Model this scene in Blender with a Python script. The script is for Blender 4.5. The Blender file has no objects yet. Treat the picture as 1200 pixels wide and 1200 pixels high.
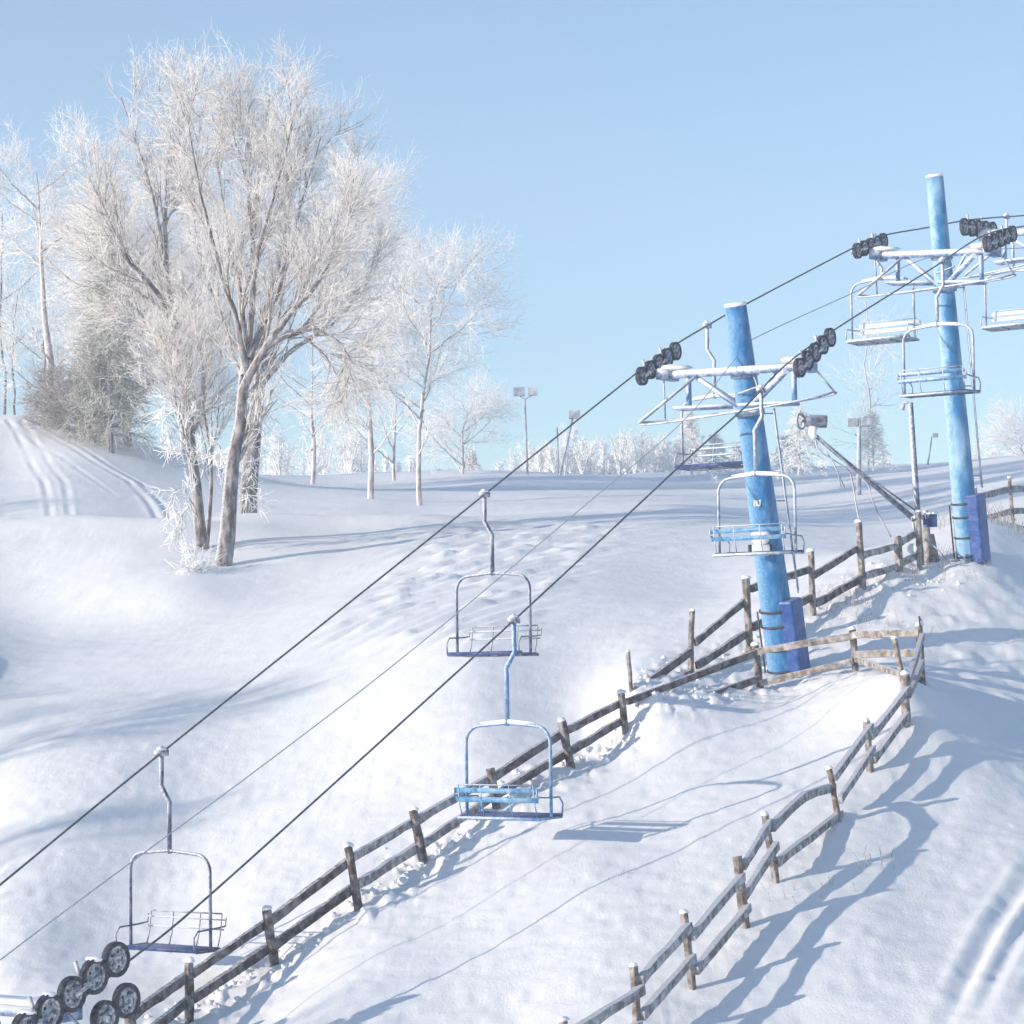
import bpy, math, random
import numpy as np
from mathutils import Vector, Matrix

# ------------------------------------------------------------------ camera, sky, sun, exposure
scene = bpy.context.scene
COL = scene.collection
F = 3000.0                                  # focal length in pixels of the 1200 px photograph
PITCH, ROLL = math.radians(3.43), math.radians(-0.9)
cam_d = bpy.data.cameras.new("camera"); cam_d.sensor_width = 36; cam_d.lens = 36 * F / 1200
cam_d.clip_start = 0.5; cam_d.clip_end = 5000
cam = bpy.data.objects.new("camera", cam_d); COL.objects.link(cam)
CM = Matrix.Rotation(math.radians(90) + PITCH, 3, 'X') @ Matrix.Rotation(ROLL, 3, 'Z')
cam.matrix_world = CM.to_4x4(); scene.camera = cam

SUN_TRAVEL = Vector((0.85, 0.53, 0)).normalized()
SUN_EL = math.radians(13.0)
world = bpy.data.worlds.new("World"); scene.world = world; world.use_nodes = True
nt = world.node_tree
sky = nt.nodes.new("ShaderNodeTexSky"); sky.sky_type = 'NISHITA'; sky.sun_disc = False
sky.sun_elevation = SUN_EL
sky.sun_rotation = math.atan2(-SUN_TRAVEL.x, -SUN_TRAVEL.y)
sky.air_density = 1.0; sky.dust_density = 0.1; sky.ozone_density = 3.0; sky.altitude = 200
bg = nt.nodes["Background"]; bg.inputs[1].default_value = 0.122
nt.links.new(sky.outputs[0], bg.inputs[0])
sd = bpy.data.lights.new("sun", 'SUN'); sd.energy = 4.7; sd.angle = math.radians(0.6); sd.color = (1.0, 0.88, 0.755)
sun = bpy.data.objects.new("sun", sd); COL.objects.link(sun)
ld = Vector((SUN_TRAVEL.x * math.cos(SUN_EL), SUN_TRAVEL.y * math.cos(SUN_EL), -math.sin(SUN_EL)))
sun.rotation_euler = ld.to_track_quat('-Z', 'Y').to_euler()
sun.location = (-30, -20, 40)
scene.view_settings.view_transform = 'Standard'; scene.view_settings.look = 'None'
scene.view_settings.exposure = 0.72; scene.view_settings.gamma = 1.0
scene.cycles.volume_bounces = 1; scene.cycles.max_bounces = 8
scene.cycles.volume_step_rate = 8; scene.cycles.volume_max_steps = 64

rng = np.random.default_rng(7); random.seed(7)

# ------------------------------------------------------------------ picture point + distance -> place in the world
def ray(px, py):
    return CM @ Vector(((px - 600) / F, -(py - 600) / F, -1))
def P(px, py, Y):
    d = ray(px, py); return d * (Y / d.y)
TA = 0.683; ANG = math.atan(TA)
U = Vector((math.sin(ANG), math.cos(ANG), 0)); V = Vector((math.cos(ANG), -math.sin(ANG), 0)); Z = Vector((0, 0, 1))
CA, GA = -35.96, 4.16
CB = CA + GA * (math.cos(ANG) + TA * math.sin(ANG)); CC = (CA + CB) / 2
def on_line(px, py, c):                       # where the sight line meets the vertical plane of a rope
    d = ray(px, py); return d * (c / (d.x - TA * d.y))

# ------------------------------------------------------------------ materials
def mat(name): 
    m = bpy.data.materials.new(name); m.use_nodes = True
    return m, m.node_tree, m.node_tree.nodes["Principled BSDF"]
def N(t, kind, **kw):
    n = t.nodes.new(kind)
    for k, v in kw.items():
        if k in n.inputs: n.inputs[k].default_value = v
        else: setattr(n, k, v)
    return n
def mapr(t, src, a, b, c=0., d=1.):
    n = N(t, "ShaderNodeMapRange"); t.links.new(src, n.inputs[0])
    for i, v in enumerate((a, b, c, d)): n.inputs[i + 1].default_value = v
    return n.outputs[0]
def mathn(t, op, a, b=None):
    n = N(t, "ShaderNodeMath", operation=op)
    for i, v in enumerate((a, b)):
        if v is None: continue
        if isinstance(v, (int, float)): n.inputs[i].default_value = v
        else: t.links.new(v, n.inputs[i])
    return n.outputs[0]
def mixc(t, fac, a, b):
    n = N(t, "ShaderNodeMix", data_type='RGBA')
    if isinstance(fac, float): n.inputs[0].default_value = fac
    else: t.links.new(fac, n.inputs[0])
    for i, v in ((6, a), (7, b)):
        if isinstance(v, tuple): n.inputs[i].default_value = (*v, 1)
        else: t.links.new(v, n.inputs[i])
    return n.outputs[2]
def coat(name, base, base2, rough=0.6, frost=(0.80, 0.81, 0.84), top=0.55, edge=(0, 0, 1), lo=0.25, hi=0.75, speck=0.5,
         scale=9.0, metallic=0.0, stretch=None):
    """a material carrying rime: frost gathers where the surface faces `edge`, broken up by noise"""
    m, t, p = mat(name)
    tc = N(t, "ShaderNodeTexCoord"); src = tc.outputs["Object"]
    if stretch:
        mp = N(t, "ShaderNodeMapping"); mp.inputs["Scale"].default_value = stretch
        t.links.new(src, mp.inputs[0]); src2 = mp.outputs[0]
    else: src2 = src
    n1 = N(t, "ShaderNodeTexNoise", Scale=scale, Detail=6.0, Roughness=0.6); t.links.new(src2, n1.inputs[0])
    n2 = N(t, "ShaderNodeTexNoise", Scale=scale * 3.1, Detail=4.0, Roughness=0.7); t.links.new(src, n2.inputs[0])
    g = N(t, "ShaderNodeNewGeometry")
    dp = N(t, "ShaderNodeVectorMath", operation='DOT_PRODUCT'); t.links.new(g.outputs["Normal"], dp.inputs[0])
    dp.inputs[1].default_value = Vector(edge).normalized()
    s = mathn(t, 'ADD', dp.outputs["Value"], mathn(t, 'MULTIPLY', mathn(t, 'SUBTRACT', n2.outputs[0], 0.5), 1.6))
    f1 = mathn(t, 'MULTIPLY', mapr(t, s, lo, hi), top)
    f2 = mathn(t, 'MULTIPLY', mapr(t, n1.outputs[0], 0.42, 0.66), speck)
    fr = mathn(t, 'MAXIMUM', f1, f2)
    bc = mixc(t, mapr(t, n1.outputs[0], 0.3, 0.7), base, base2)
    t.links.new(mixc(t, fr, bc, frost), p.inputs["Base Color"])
    p.inputs["Roughness"].default_value = rough; p.inputs["Metallic"].default_value = metallic
    b = N(t, "ShaderNodeBump", Strength=0.5, Distance=0.02); t.links.new(n2.outputs[0], b.inputs["Height"])
    t.links.new(b.outputs[0], p.inputs["Normal"])
    return m
W_ = (-0.7, -0.25, 0.5)                        # the side the rime grew on
M = {}
M['pole'] = coat('blue_painted_steel', (0.005, 0.13, 0.35), (0.010, 0.17, 0.41), 0.45, top=0.6, edge=(-0.9, 0.3, 0.05), lo=0.1, hi=1.0, speck=0.22, scale=6.0, stretch=(1, 1, .45), frost=(.42, .66, .84))  # pale left: rime, with the sunlit side put into the same colour
M['polefar'] = coat('frosted_hazy_blue_steel', (0.015, 0.16, 0.37), (0.03, 0.21, 0.43), 0.5, top=0.7, edge=(-0.9, 0.3, 0.05), lo=-0.05, hi=0.8, speck=0.6, scale=1.6, stretch=(1, 1, .45), frost=(.50, .70, .84))  # lit left side in the colour here too, and paled for distance haze
M['pad'] = coat('royal_blue_vinyl', (0.002, 0.045, 0.22), (0.005, 0.075, 0.31), 0.4, top=0.5, lo=.7, hi=1.3, speck=0.06, scale=4)
M['arm'] = coat('blue_frosted_steel', (0.05, 0.14, 0.34), (0.10, 0.22, 0.42), 0.5, top=0.95, edge=(-.3, -.3, 1), lo=-0.25, hi=0.45, speck=0.55, scale=5)
M['tube'] = coat('frosted_steel_tube', (0.10, 0.16, 0.27), (0.18, 0.25, 0.36), 0.45, top=0.8, edge=W_, lo=0.15, hi=0.8, speck=0.45, scale=7)
M['dtube'] = coat('dark_steel_tube', (0.035, 0.055, 0.12), (0.07, 0.10, 0.19), 0.45, top=0.8, edge=W_, lo=0.35, hi=0.95, speck=0.3, scale=7)
M['btube'] = coat('blue_steel_tube', (0.035, 0.15, 0.36), (0.06, 0.22, 0.46), 0.4, top=0.7, edge=W_, lo=0.35, hi=1.0, speck=0.25, scale=7)
M['slat'] = coat('pale_blue_slat', (0.04, 0.20, 0.42), (0.08, 0.30, 0.54), 0.4, top=0.9, edge=(0, 0, 1), lo=0.5, hi=1, speck=0.25, scale=6)
M['navy'] = coat('navy_slat', (0.012, 0.03, 0.13), (0.02, 0.06, 0.22), 0.5, top=0.5, edge=(0, 0, 1), lo=0.7, hi=1.2, speck=0.08, scale=6)
M['rubber'] = coat('black_rubber', (0.006, 0.009, 0.024), (0.012, 0.018, 0.045), 0.7, top=0.9, edge=(-.2, 0, 1), lo=1.0, hi=1.6, speck=0.10, scale=14)
M['hub'] = coat('frosted_sheave_web', (0.06, 0.08, 0.15), (0.12, 0.14, 0.2), 0.6, top=0.7, edge=(-.5, -.5, .6), lo=0.0, hi=0.7, speck=1.0, scale=10)
M['wood'] = coat('weathered_dark_wood', (0.055, 0.036, 0.034), (0.10, 0.070, 0.062), 0.85, top=0.95, edge=(-.15, -.1, 1), lo=0.55, hi=1.0, speck=0.35, scale=6, stretch=None)
M['rail'] = coat('dark_split_rail', (0.045, 0.030, 0.034), (0.085, 0.060, 0.062), 0.85, top=0.9, edge=(-.2, -.1, 1), lo=0.7, hi=1.25, speck=0.26, scale=5)
M['greyrail'] = coat('rimed_split_rail', (0.16, 0.135, 0.135), (0.24, 0.215, 0.21), 0.85, top=0.85, edge=(-.5, -.3, 1), lo=0.1, hi=1.0, speck=0.8, scale=6, frost=(.62, .64, .70))
M['tanrail'] = coat('tan_split_rail', (0.15, 0.118, 0.10), (0.23, 0.185, 0.155), 0.85, top=0.95, edge=(-.1, 0, 1), lo=0.4, hi=.9, speck=0.45, scale=5)
M['greypost'] = coat('grey_brown_post', (0.10, 0.075, 0.06), (0.19, 0.15, 0.12), 0.85, top=0.9, edge=(-.4, -.2, .8), lo=0.5, hi=1.1, speck=0.35, scale=7)
M['cable'] = coat('dark_wire_rope', (0.03, 0.04, 0.07), (0.05, 0.06, 0.10), 0.5, top=0.5, lo=0.8, hi=1.3, speck=0.15, scale=10)
M['thin'] = coat('grey_frosted_wire', (0.22, 0.26, 0.34), (0.3, 0.34, 0.42), 0.6, top=0.4, speck=0.3)
M['fargrey'] = coat('distant_grey_steel', (0.16, 0.20, 0.26), (0.24, 0.28, 0.33), 0.6, top=0.6, edge=W_, lo=.1, hi=.9, speck=0.5, scale=3)
M['white'] = coat('white_enamel', (0.62, 0.66, 0.66), (0.7, 0.73, 0.72), 0.4, top=0.4, speck=0.2)
M['red'] = coat('faded_red_paint', (0.42, 0.20, 0.17), (0.5, 0.25, 0.2), 0.5, top=0.2, speck=0.2)
M['black'] = coat('black_metal', (0.015, 0.015, 0.02), (0.03, 0.03, 0.04), 0.4, top=0.3, lo=.8, hi=1.2, speck=0.05)
M['gun'] = coat('grey_blue_gun_metal', (0.06, 0.08, 0.14), (0.12, 0.14, 0.21), 0.5, top=0.8, lo=.6, hi=1, speck=0.3)
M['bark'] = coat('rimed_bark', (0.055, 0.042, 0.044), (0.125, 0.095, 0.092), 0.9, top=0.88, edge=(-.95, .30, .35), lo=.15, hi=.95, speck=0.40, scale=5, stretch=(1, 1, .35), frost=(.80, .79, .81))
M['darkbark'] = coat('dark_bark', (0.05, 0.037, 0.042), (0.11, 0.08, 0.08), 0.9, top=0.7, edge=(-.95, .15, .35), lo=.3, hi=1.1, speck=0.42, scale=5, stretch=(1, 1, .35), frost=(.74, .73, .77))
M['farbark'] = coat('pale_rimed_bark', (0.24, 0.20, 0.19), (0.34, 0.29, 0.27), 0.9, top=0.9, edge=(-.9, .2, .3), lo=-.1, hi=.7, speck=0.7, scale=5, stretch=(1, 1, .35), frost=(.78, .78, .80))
def twigmat(name, c1, c2, w=0.35, sc=0.9):
    m, t, p = mat(name)
    tc = N(t, "ShaderNodeTexCoord")
    n1 = N(t, "ShaderNodeTexNoise", Scale=sc, Detail=8.0, Roughness=0.75); t.links.new(tc.outputs["Object"], n1.inputs[0])
    t.links.new(mixc(t, mapr(t, n1.outputs[0], w, w + 0.3), c1, c2), p.inputs["Base Color"])
    p.inputs["Roughness"].default_value = 0.9
    p.inputs["Specular IOR Level"].default_value = 0.1
    return m
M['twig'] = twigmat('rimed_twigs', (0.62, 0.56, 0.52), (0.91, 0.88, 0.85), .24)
M['twigfar'] = twigmat('haze_pale_rimed_twigs', (0.82, 0.82, 0.83), (0.94, 0.94, 0.93), .25)  # far haze put into the rime colour, whiter than the near twigs
M['branch'] = twigmat('rimed_branches', (0.12, 0.09, 0.08), (0.70, 0.66, 0.63), .36, 3.0)
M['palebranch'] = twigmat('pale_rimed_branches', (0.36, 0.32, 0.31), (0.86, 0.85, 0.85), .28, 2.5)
M['olive'] = twigmat('olive_frosted_needles', (0.24, 0.23, 0.17), (0.66, 0.65, 0.60), .30, .8)
M['brush'] = twigmat('brown_brush', (0.22, 0.19, 0.175), (0.60, 0.57, 0.55), .33, 1.5)
M['snowcap'] = twigmat('snow_clump', (0.80, 0.82, 0.87), (0.88, 0.89, 0.92), .3, 4)
M['straw'] = twigmat('dry_straw_grass', (0.35, 0.26, 0.18), (0.6, 0.52, 0.45), .3, 2)

def snow_material():
    m, t, p = mat('snow')
    tc = N(t, "ShaderNodeTexCoord"); src = tc.outputs["Object"]
    a = N(t, "ShaderNodeTexNoise", Scale=0.25, Detail=4.0); t.links.new(src, a.inputs[0])
    b = N(t, "ShaderNodeTexNoise", Scale=3.5, Detail=8.0, Roughness=0.6); t.links.new(src, b.inputs[0])
    mp = N(t, "ShaderNodeMapping"); mp.inputs["Rotation"].default_value = (0, 0, ANG); mp.inputs["Scale"].default_value = (2.2, 0.25, 1)
    t.links.new(src, mp.inputs[0])
    c = N(t, "ShaderNodeTexNoise", Scale=1.3, Detail=6.0, Roughness=0.6); t.links.new(mp.outputs[0], c.inputs[0])
    d = N(t, "ShaderNodeTexNoise", Scale=20.0, Detail=6.0, Roughness=0.8); t.links.new(src, d.inputs[0])
    t.links.new(mixc(t, mapr(t, a.outputs[0], .3, .7), (0.88, 0.88, 0.89), (0.92, 0.915, 0.91)), p.inputs["Base Color"])
    p.inputs["Roughness"].default_value = 0.75; p.inputs["Specular IOR Level"].default_value = 0.25
    h = mathn(t, 'ADD', mathn(t, 'MULTIPLY', b.outputs[0], 0.035), mathn(t, 'MULTIPLY', c.outputs[0], 0.04))
    h = mathn(t, 'ADD', h, mathn(t, 'MULTIPLY', d.outputs[0], 0.045))
    bp = N(t, "ShaderNodeBump", Strength=0.42, Distance=1.0); t.links.new(h, bp.inputs["Height"])
    t.links.new(bp.outputs[0], p.inputs["Normal"])
    return m
M['snow'] = snow_material()

# ------------------------------------------------------------------ mesh helpers
def tag(o, label=None, cat=None, group=None, kind=None):
    if label: o["label"] = label
    if cat: o["category"] = cat
    if group: o["group"] = group
    if kind: o["kind"] = kind
    return o
def empty(name, loc, label=None, cat=None, group=None, rz=0.0):
    o = bpy.data.objects.new(name, None); COL.objects.link(o); o.location = loc; o.rotation_euler = (0, 0, rz)
    o.empty_display_size = 0.2
    return tag(o, label, cat, group)
def origin_of(o):
    v = Vector((0, 0, 0))
    while o is not None: v = v + o.location; o = o.parent
    return v
class MB:
    def __init__(s): s.v = []; s.f = []; s.m = []
    def add(s, vs, fs, mi=0):
        b = len(s.v); s.v += [tuple(x) for x in vs]; s.f += [tuple(i + b for i in f) for f in fs]; s.m += [mi] * len(fs)
    def tube(s, pts, r, n=8, mi=0, closed=False, sq=(1, 1)):
        pts = [Vector(p) for p in pts]; K = len(pts)
        rs = [r] * K if isinstance(r, (int, float)) else list(r)
        vs = []; ref = None
        for i in range(K):
            if closed: t = pts[(i + 1) % K] - pts[i - 1]
            else: t = pts[min(i + 1, K - 1)] - pts[max(i - 1, 0)]
            t.normalize()
            if ref is None: ref = Z if abs(t.z) < .9 else Vector((1, 0, 0))
            a = t.cross(ref).normalized(); b = t.cross(a).normalized()
            ref = -b if not abs(t.dot(ref)) > .98 else ref
            for k in range(n):
                th = 2 * math.pi * (k + .5) / n
                vs.append(pts[i] + a * (math.cos(th) * rs[i] * sq[0]) + b * (math.sin(th) * rs[i] * sq[1]))
        fs = []
        for i in range(K if closed else K - 1):
            j = (i + 1) % K
            for k in range(n):
                fs.append((i * n + k, i * n + (k + 1) % n, j * n + (k + 1) % n, j * n + k))
        if not closed:
            fs.append(tuple(range(n))[::-1]); fs.append(tuple((K - 1) * n + k for k in range(n)))
        s.add(vs, fs, mi); return s
    def box(s, c, ax, ay, az, hx, hy, hz, mi=0, bev=0.0):
        c = Vector(c); vs = []
        for i in (-1, 1):
            for j in (-1, 1):
                for k in (-1, 1): vs.append(c + ax * (i * hx) + ay * (j * hy) + az * (k * hz))
        s.add(vs, [(0, 1, 3, 2), (4, 6, 7, 5), (0, 4, 5, 1), (2, 3, 7, 6), (0, 2, 6, 4), (1, 5, 7, 3)], mi); return s
    def disc_ring(s, c, axis, prof, n=20, mi=0, closed=True):
        """lathe: prof = list of (radius, offset along axis)"""
        axis = Vector(axis).normalized(); a = axis.cross(Z if abs(axis.z) < .9 else Vector((1, 0, 0))).normalized(); b = axis.cross(a)
        c = Vector(c); vs = []; K = len(prof)
        for (r, o) in prof:
            for k in range(n):
                th = 2 * math.pi * k / n; vs.append(c + axis * o + (a * math.cos(th) + b * math.sin(th)) * r)
        fs = []
        for i in range(K if closed else K - 1):
            j = (i + 1) % K
            for k in range(n): fs.append((i * n + k, i * n + (k + 1) % n, j * n + (k + 1) % n, j * n + k))
        if not closed: fs.append(tuple(range(n))[::-1]); fs.append(tuple((K - 1) * n + k for k in range(n)))
        s.add(vs, fs, mi); return s
    def lump(s, c, rx, ry, rz, seed=0, n=8, mi=0):
        r = random.Random(seed); vs = []; rings = 5; ph = [r.uniform(0, 6) for _ in range(4)]
        for i in range(rings):
            la = math.pi * (i + .5) / rings
            for k in range(n):
                lo = 2 * math.pi * k / n; q = 1 + .16 * math.sin(2 * lo + ph[0]) + .12 * math.sin(3 * la + ph[1] + lo) + r.uniform(-.07, .07)
                vs.append(Vector(c) + Vector((rx * q * math.sin(la) * math.cos(lo), ry * q * math.sin(la) * math.sin(lo), rz * q * math.cos(la))))
        fs = [tuple(range(n))]
        for i in range(rings - 1):
            for k in range(n): fs.append((i * n + k, (i + 1) * n + k, (i + 1) * n + (k + 1) % n, i * n + (k + 1) % n))
        fs.append(tuple((rings - 1) * n + k for k in range(n))[::-1]); s.add(vs, fs, mi); return s
    def build(s, name, mats, parent=None, smooth=True, world=True, bevel=0.0):
        if not isinstance(mats, (list, tuple)): mats = [mats]
        off = origin_of(parent) if (parent is not None and world) else Vector((0, 0, 0))
        me = bpy.data.meshes.new(name)
        me.from_pydata([(a - off.x, b - off.y, c - off.z) for a, b, c in s.v], [], s.f)
        for m in mats: me.materials.append(m)
        me.polygons.foreach_set("material_index", s.m)
        if smooth: me.polygons.foreach_set("use_smooth", [len(f) <= 4 for f in s.f])
        me.update()
        o = bpy.data.objects.new(name, me); COL.objects.link(o)
        if parent is not None: o.parent = parent
        if bevel:
            b = o.modifiers.new("bevel", 'BEVEL'); b.width = bevel; b.segments = 2; b.limit_method = 'ANGLE'
        return o
def np_mesh(name, verts, quads, m, parent=None, loc=None, smooth=True):
    me = bpy.data.meshes.new(name); nv = len(verts); nq = len(quads); k = quads.shape[1]
    me.vertices.add(nv); me.vertices.foreach_set("co", np.ascontiguousarray(verts, dtype=np.float32).ravel())
    me.loops.add(nq * k); me.loops.foreach_set("vertex_index", quads.astype(np.int32).ravel())
    me.polygons.add(nq); me.polygons.foreach_set("loop_start", np.arange(0, nq * k, k, dtype=np.int32))
    me.polygons.foreach_set("loop_total", np.full(nq, k, dtype=np.int32))
    me.polygons.foreach_set("use_smooth", np.full(nq, smooth))
    me.update(calc_edges=True); me.validate(); me.materials.append(m)
    o = bpy.data.objects.new(name, me); COL.objects.link(o)
    if parent is not None: o.parent = parent
    if loc is not None: o.location = loc
    return o

# ------------------------------------------------------------------ terrain
CP = []
def cp(*rows):
    for px, py, Y in rows: CP.append(tuple(P(px, py, Y)))
F1 = [(150, 1175, 160, 1248, 39.4), (222, 1127, 222, 1197, 41.6), (312, 1066, 322, 1132, 43.8), (408, 992, 420, 1065, 45.2), (484, 949, 497, 1014, 47.4), (574, 900, 583, 950, 49.6),
      (658, 845, 670, 902, 51.8), (728, 812, 733, 860, 53.6), (885, 756, 891, 810, 56.5), (999, 738, 1003, 790, 56), (1077, 733, 1080, 803, 54.5)]
F2 = [(736, 764, 740, 812, 55.2), (811, 716, 809, 790, 57.5), (874, 678, 879, 764, 59.5), (950, 646, 953, 720, 62), (1006, 612, 1011, 690, 64),
      (1051, 628, 1054, 672, 65.2), (1076, 600, 1078, 670, 65.6)]
F3 = [(1048, 748, 1058, 800, 51.5), (1061, 790, 1062, 852, 50), (1015, 845, 1020, 906, 48), (972, 901, 983, 963, 45.3), (896, 955, 910, 1035, 42), (864, 1003, 873, 1087, 40),
      (801, 1070, 812, 1160, 37.6), (742, 1132, 748, 1220, 35.6), (660, 1196, 668, 1290, 33.8)]
F4 = [(1142, 572, 1146, 606, 73), (1183, 560, 1187, 615, 75), (1222, 560, 1226, 626, 77)]
for L in (F1, F2, F3, F4):
    for q in L: cp(q[2:])
cp((922, 788, 58.1), (1136, 655, 66.3), (600, 1200, 37.5), (480, 1190, 38.6), (650, 1130, 39.6), (700, 1020, 44), (850, 920, 48.5), (750, 985, 45.8), (960, 850, 51.5),
   (400, 1180, 39.5), (1200, 660, 68), (1200, 800, 58), (1200, 1000, 43.6), (1200, 1190, 35.8), (1100, 900, 48.4), (1100, 720, 62), (1010, 1100, 39.2), (930, 1200, 36.2),
   (1100, 1100, 39.3), (1250, 700, 66), (980, 745, 60.5),
   (1100, 545, 170), (1230, 534, 170), (1090, 590, 112), (960, 620, 98), (1000, 575, 130), (1200, 585, 100), (1100, 640, 78),
   (850, 690, 72), (900, 640, 84), (700, 860, 55), (700, 790, 59.5), (700, 710, 68), (700, 650, 82), (700, 612, 101), (700, 575, 145), (700, 557, 192), (880, 600, 112), (820, 590, 112),
   (880, 575, 140), (560, 860, 54.5), (560, 765, 61.5), (560, 680, 77), (540, 625, 98), (560, 590, 118),
   (400, 985, 50), (400, 880, 56.5), (400, 780, 65), (400, 700, 77), (400, 648, 92), (420, 612, 104), (430, 583, 125), (492, 588, 122), (350, 570, 160), (300, 618, 98),
   (60, 1200, 42), (0, 1150, 44.5), (0, 1050, 49.5), (130, 1160, 44), (200, 1125, 45.6), (100, 1110, 46.6), (300, 1060, 47.2), (0, 940, 56), (0, 860, 62), (0, 795, 70), (0, 755, 76), (150, 900, 57), (200, 1000, 52), (200, 780, 70),
   (100, 745, 78), (150, 705, 84), (50, 700, 85), (0, 665, 91), (0, 622, 99), (150, 660, 90), (180, 617, 100), (80, 614, 100), (230, 690, 85),
   (0, 590, 112), (60, 570, 118), (150, 600, 108), (0, 540, 128), (20, 490, 138), (90, 510, 136), (150, 538, 132), (220, 575, 124), (280, 595, 115), (-60, 486, 138), (-150, 520, 138), (-150, 620, 100), (-150, 800, 66),
   (-150, 1000, 58), (-250, 1000, 60), (262, 664, 90), (240, 645, 93), (292, 609, 104), (330, 700, 80), (330, 608, 106), (270, 800, 66),
   (250, 556, 195), (400, 556, 200), (550, 555, 200), (800, 555, 195), (950, 551, 190))
for x, y, z in ((0, 0, -11), (0, 24, -9.5), (-8, 35.5, -9.0), (-25, 20, -12), (25, 15, -10), (-60, 0, -16), (60, 0, -12), (10, 24, -8.5), (-40, 40, -10), (-60, 70, -5), (-60, 110, 5),
                (-90, 150, 10), (40, 40, -5), (60, 75, 2), (90, 130, 8), (-200, 0, -16), (200, 0, -10), (-200, 200, 8), (200, 200, 12), (0, 260, 14.2), (-80, 260, 14), (80, 260, 15),
                (0, 420, 10), (-200, 420, 8), (200, 420, 10), (0, 1200, -10), (-900, 1200, -10), (900, 1200, -10), (-900, 0, -20), (900, 0, -20), (0, -39, -14), (-40, 170, 11), (-45, 120, 8.5)):
    CP.append((x, y, z))
CP = np.array(CP)
def st(x, y): 
    yy = np.maximum(y + 60.0, 20.0); return np.stack([x / yy * 3.2, np.log(yy / 60.0)], -1)
def tps_k(r2): return 0.5 * r2 * np.log(r2 + 1e-12)
S = st(CP[:, 0], CP[:, 1]); n = len(S)
A = np.zeros((n + 3, n + 3)); D2 = ((S[:, None] - S[None]) ** 2).sum(-1)
A[:n, :n] = tps_k(D2) + np.eye(n) * 2e-5; A[:n, n] = 1; A[:n, n + 1:] = S; A[n, :n] = 1; A[n + 1:, :n] = S.T
COEF = np.linalg.solve(A, np.concatenate([CP[:, 2], [0, 0, 0]]))
def base_h(x, y):
    x = np.atleast_1d(x).astype(float); y = np.atleast_1d(y).astype(float); out = np.empty(len(x))
    for i in range(0, len(x), 20000):
        s = st(x[i:i + 20000], y[i:i + 20000]); d = ((s[:, None] - S[None]) ** 2).sum(-1)
        out[i:i + 20000] = tps_k(d) @ COEF[:n] + COEF[n] + s @ COEF[n + 1:]
    return out
def vnoise(x, y, seed=0):
    xi = np.floor(x).astype(np.int64); yi = np.floor(y).astype(np.int64); fx = x - xi; fy = y - yi
    fx = fx * fx * fx * (fx * (fx * 6 - 15) + 10); fy = fy * fy * fy * (fy * (fy * 6 - 15) + 10)
    def h(a, b):
        v = (a * 374761393 + b * 668265263 + seed * 1442695041) & 0x7fffffff
        v = ((v ^ (v >> 13)) * 1274126177) & 0x7fffffff
        return ((v ^ (v >> 16)) & 0xffff) / 65535.0 * 2 - 1
    return (h(xi, yi) * (1 - fx) + h(xi + 1, yi) * fx) * (1 - fy) + (h(xi, yi + 1) * (1 - fx) + h(xi + 1, yi + 1) * fx) * fy
def seg_dist(x, y, pl):
    best = np.full(len(x), 1e9)
    for (ax, ay), (bx, by) in zip(pl[:-1], pl[1:]):
        dx, dy = bx - ax, by - ay; t = np.clip(((x - ax) * dx + (y - ay) * dy) / (dx * dx + dy * dy), 0, 1)
        best = np.minimum(best, np.hypot(x - ax - t * dx, y - ay - t * dy))
    return best
def pl(rows): return [tuple(P(*r))[:2] for r in rows]
def ss(a, b, v):
    t = np.clip((v - a) / (b - a), 0, 1); return t * t * (3 - 2 * t)
PITCHL = []
def proj(x, y, z):                            # world -> pixel, for laying surface wear where it lies on the hill
    p = CM.transposed(); X = p[0][0] * x + p[0][1] * y + p[0][2] * z; Yc = p[1][0] * x + p[1][1] * y + p[1][2] * z; Zc = p[2][0] * x + p[2][1] * y + p[2][2] * z
    return 600 + F * X / -Zc, 600 - F * Yc / -Zc
F1L = pl([(q[2], q[3], q[4]) for q in F1]); F2L = pl([(q[2], q[3], q[4]) for q in F2]); F3L = pl([(q[2], q[3], q[4]) for q in F3])
TRACKS = [  # (polyline, half width, depth)
    (pl([(8, 494, 137), (30, 530, 130), (52, 570, 118), (66, 615, 101)]), .13, .035),
    (pl([(24, 492, 137), (48, 530, 130), (76, 570, 118), (88, 618, 100)]), .13, .035),
    (pl([(20, 489, 138), (80, 525, 131), (150, 565, 121), (205, 612, 106)]), .13, .04),
    (pl([(34, 489, 138), (95, 525, 131), (165, 565, 121), (225, 610, 106)]), .13, .04),
    (pl([(10, 498, 136), (75, 545, 127), (140, 585, 114)]), .12, .03),
    (pl([(1215, 1010, 43.2), (1165, 1090, 39.8), (1128, 1160, 37), (1100, 1225, 35)]), .13, .06),
    (pl([(1230, 1050, 41.6), (1186, 1110, 38.9), (1152, 1170, 36.6), (1130, 1225, 35)]), .11, .055),
    (pl([(1240, 1120, 38.5), (1205, 1170, 36.7), (1180, 1225, 35)]), .11, .05)]
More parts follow.
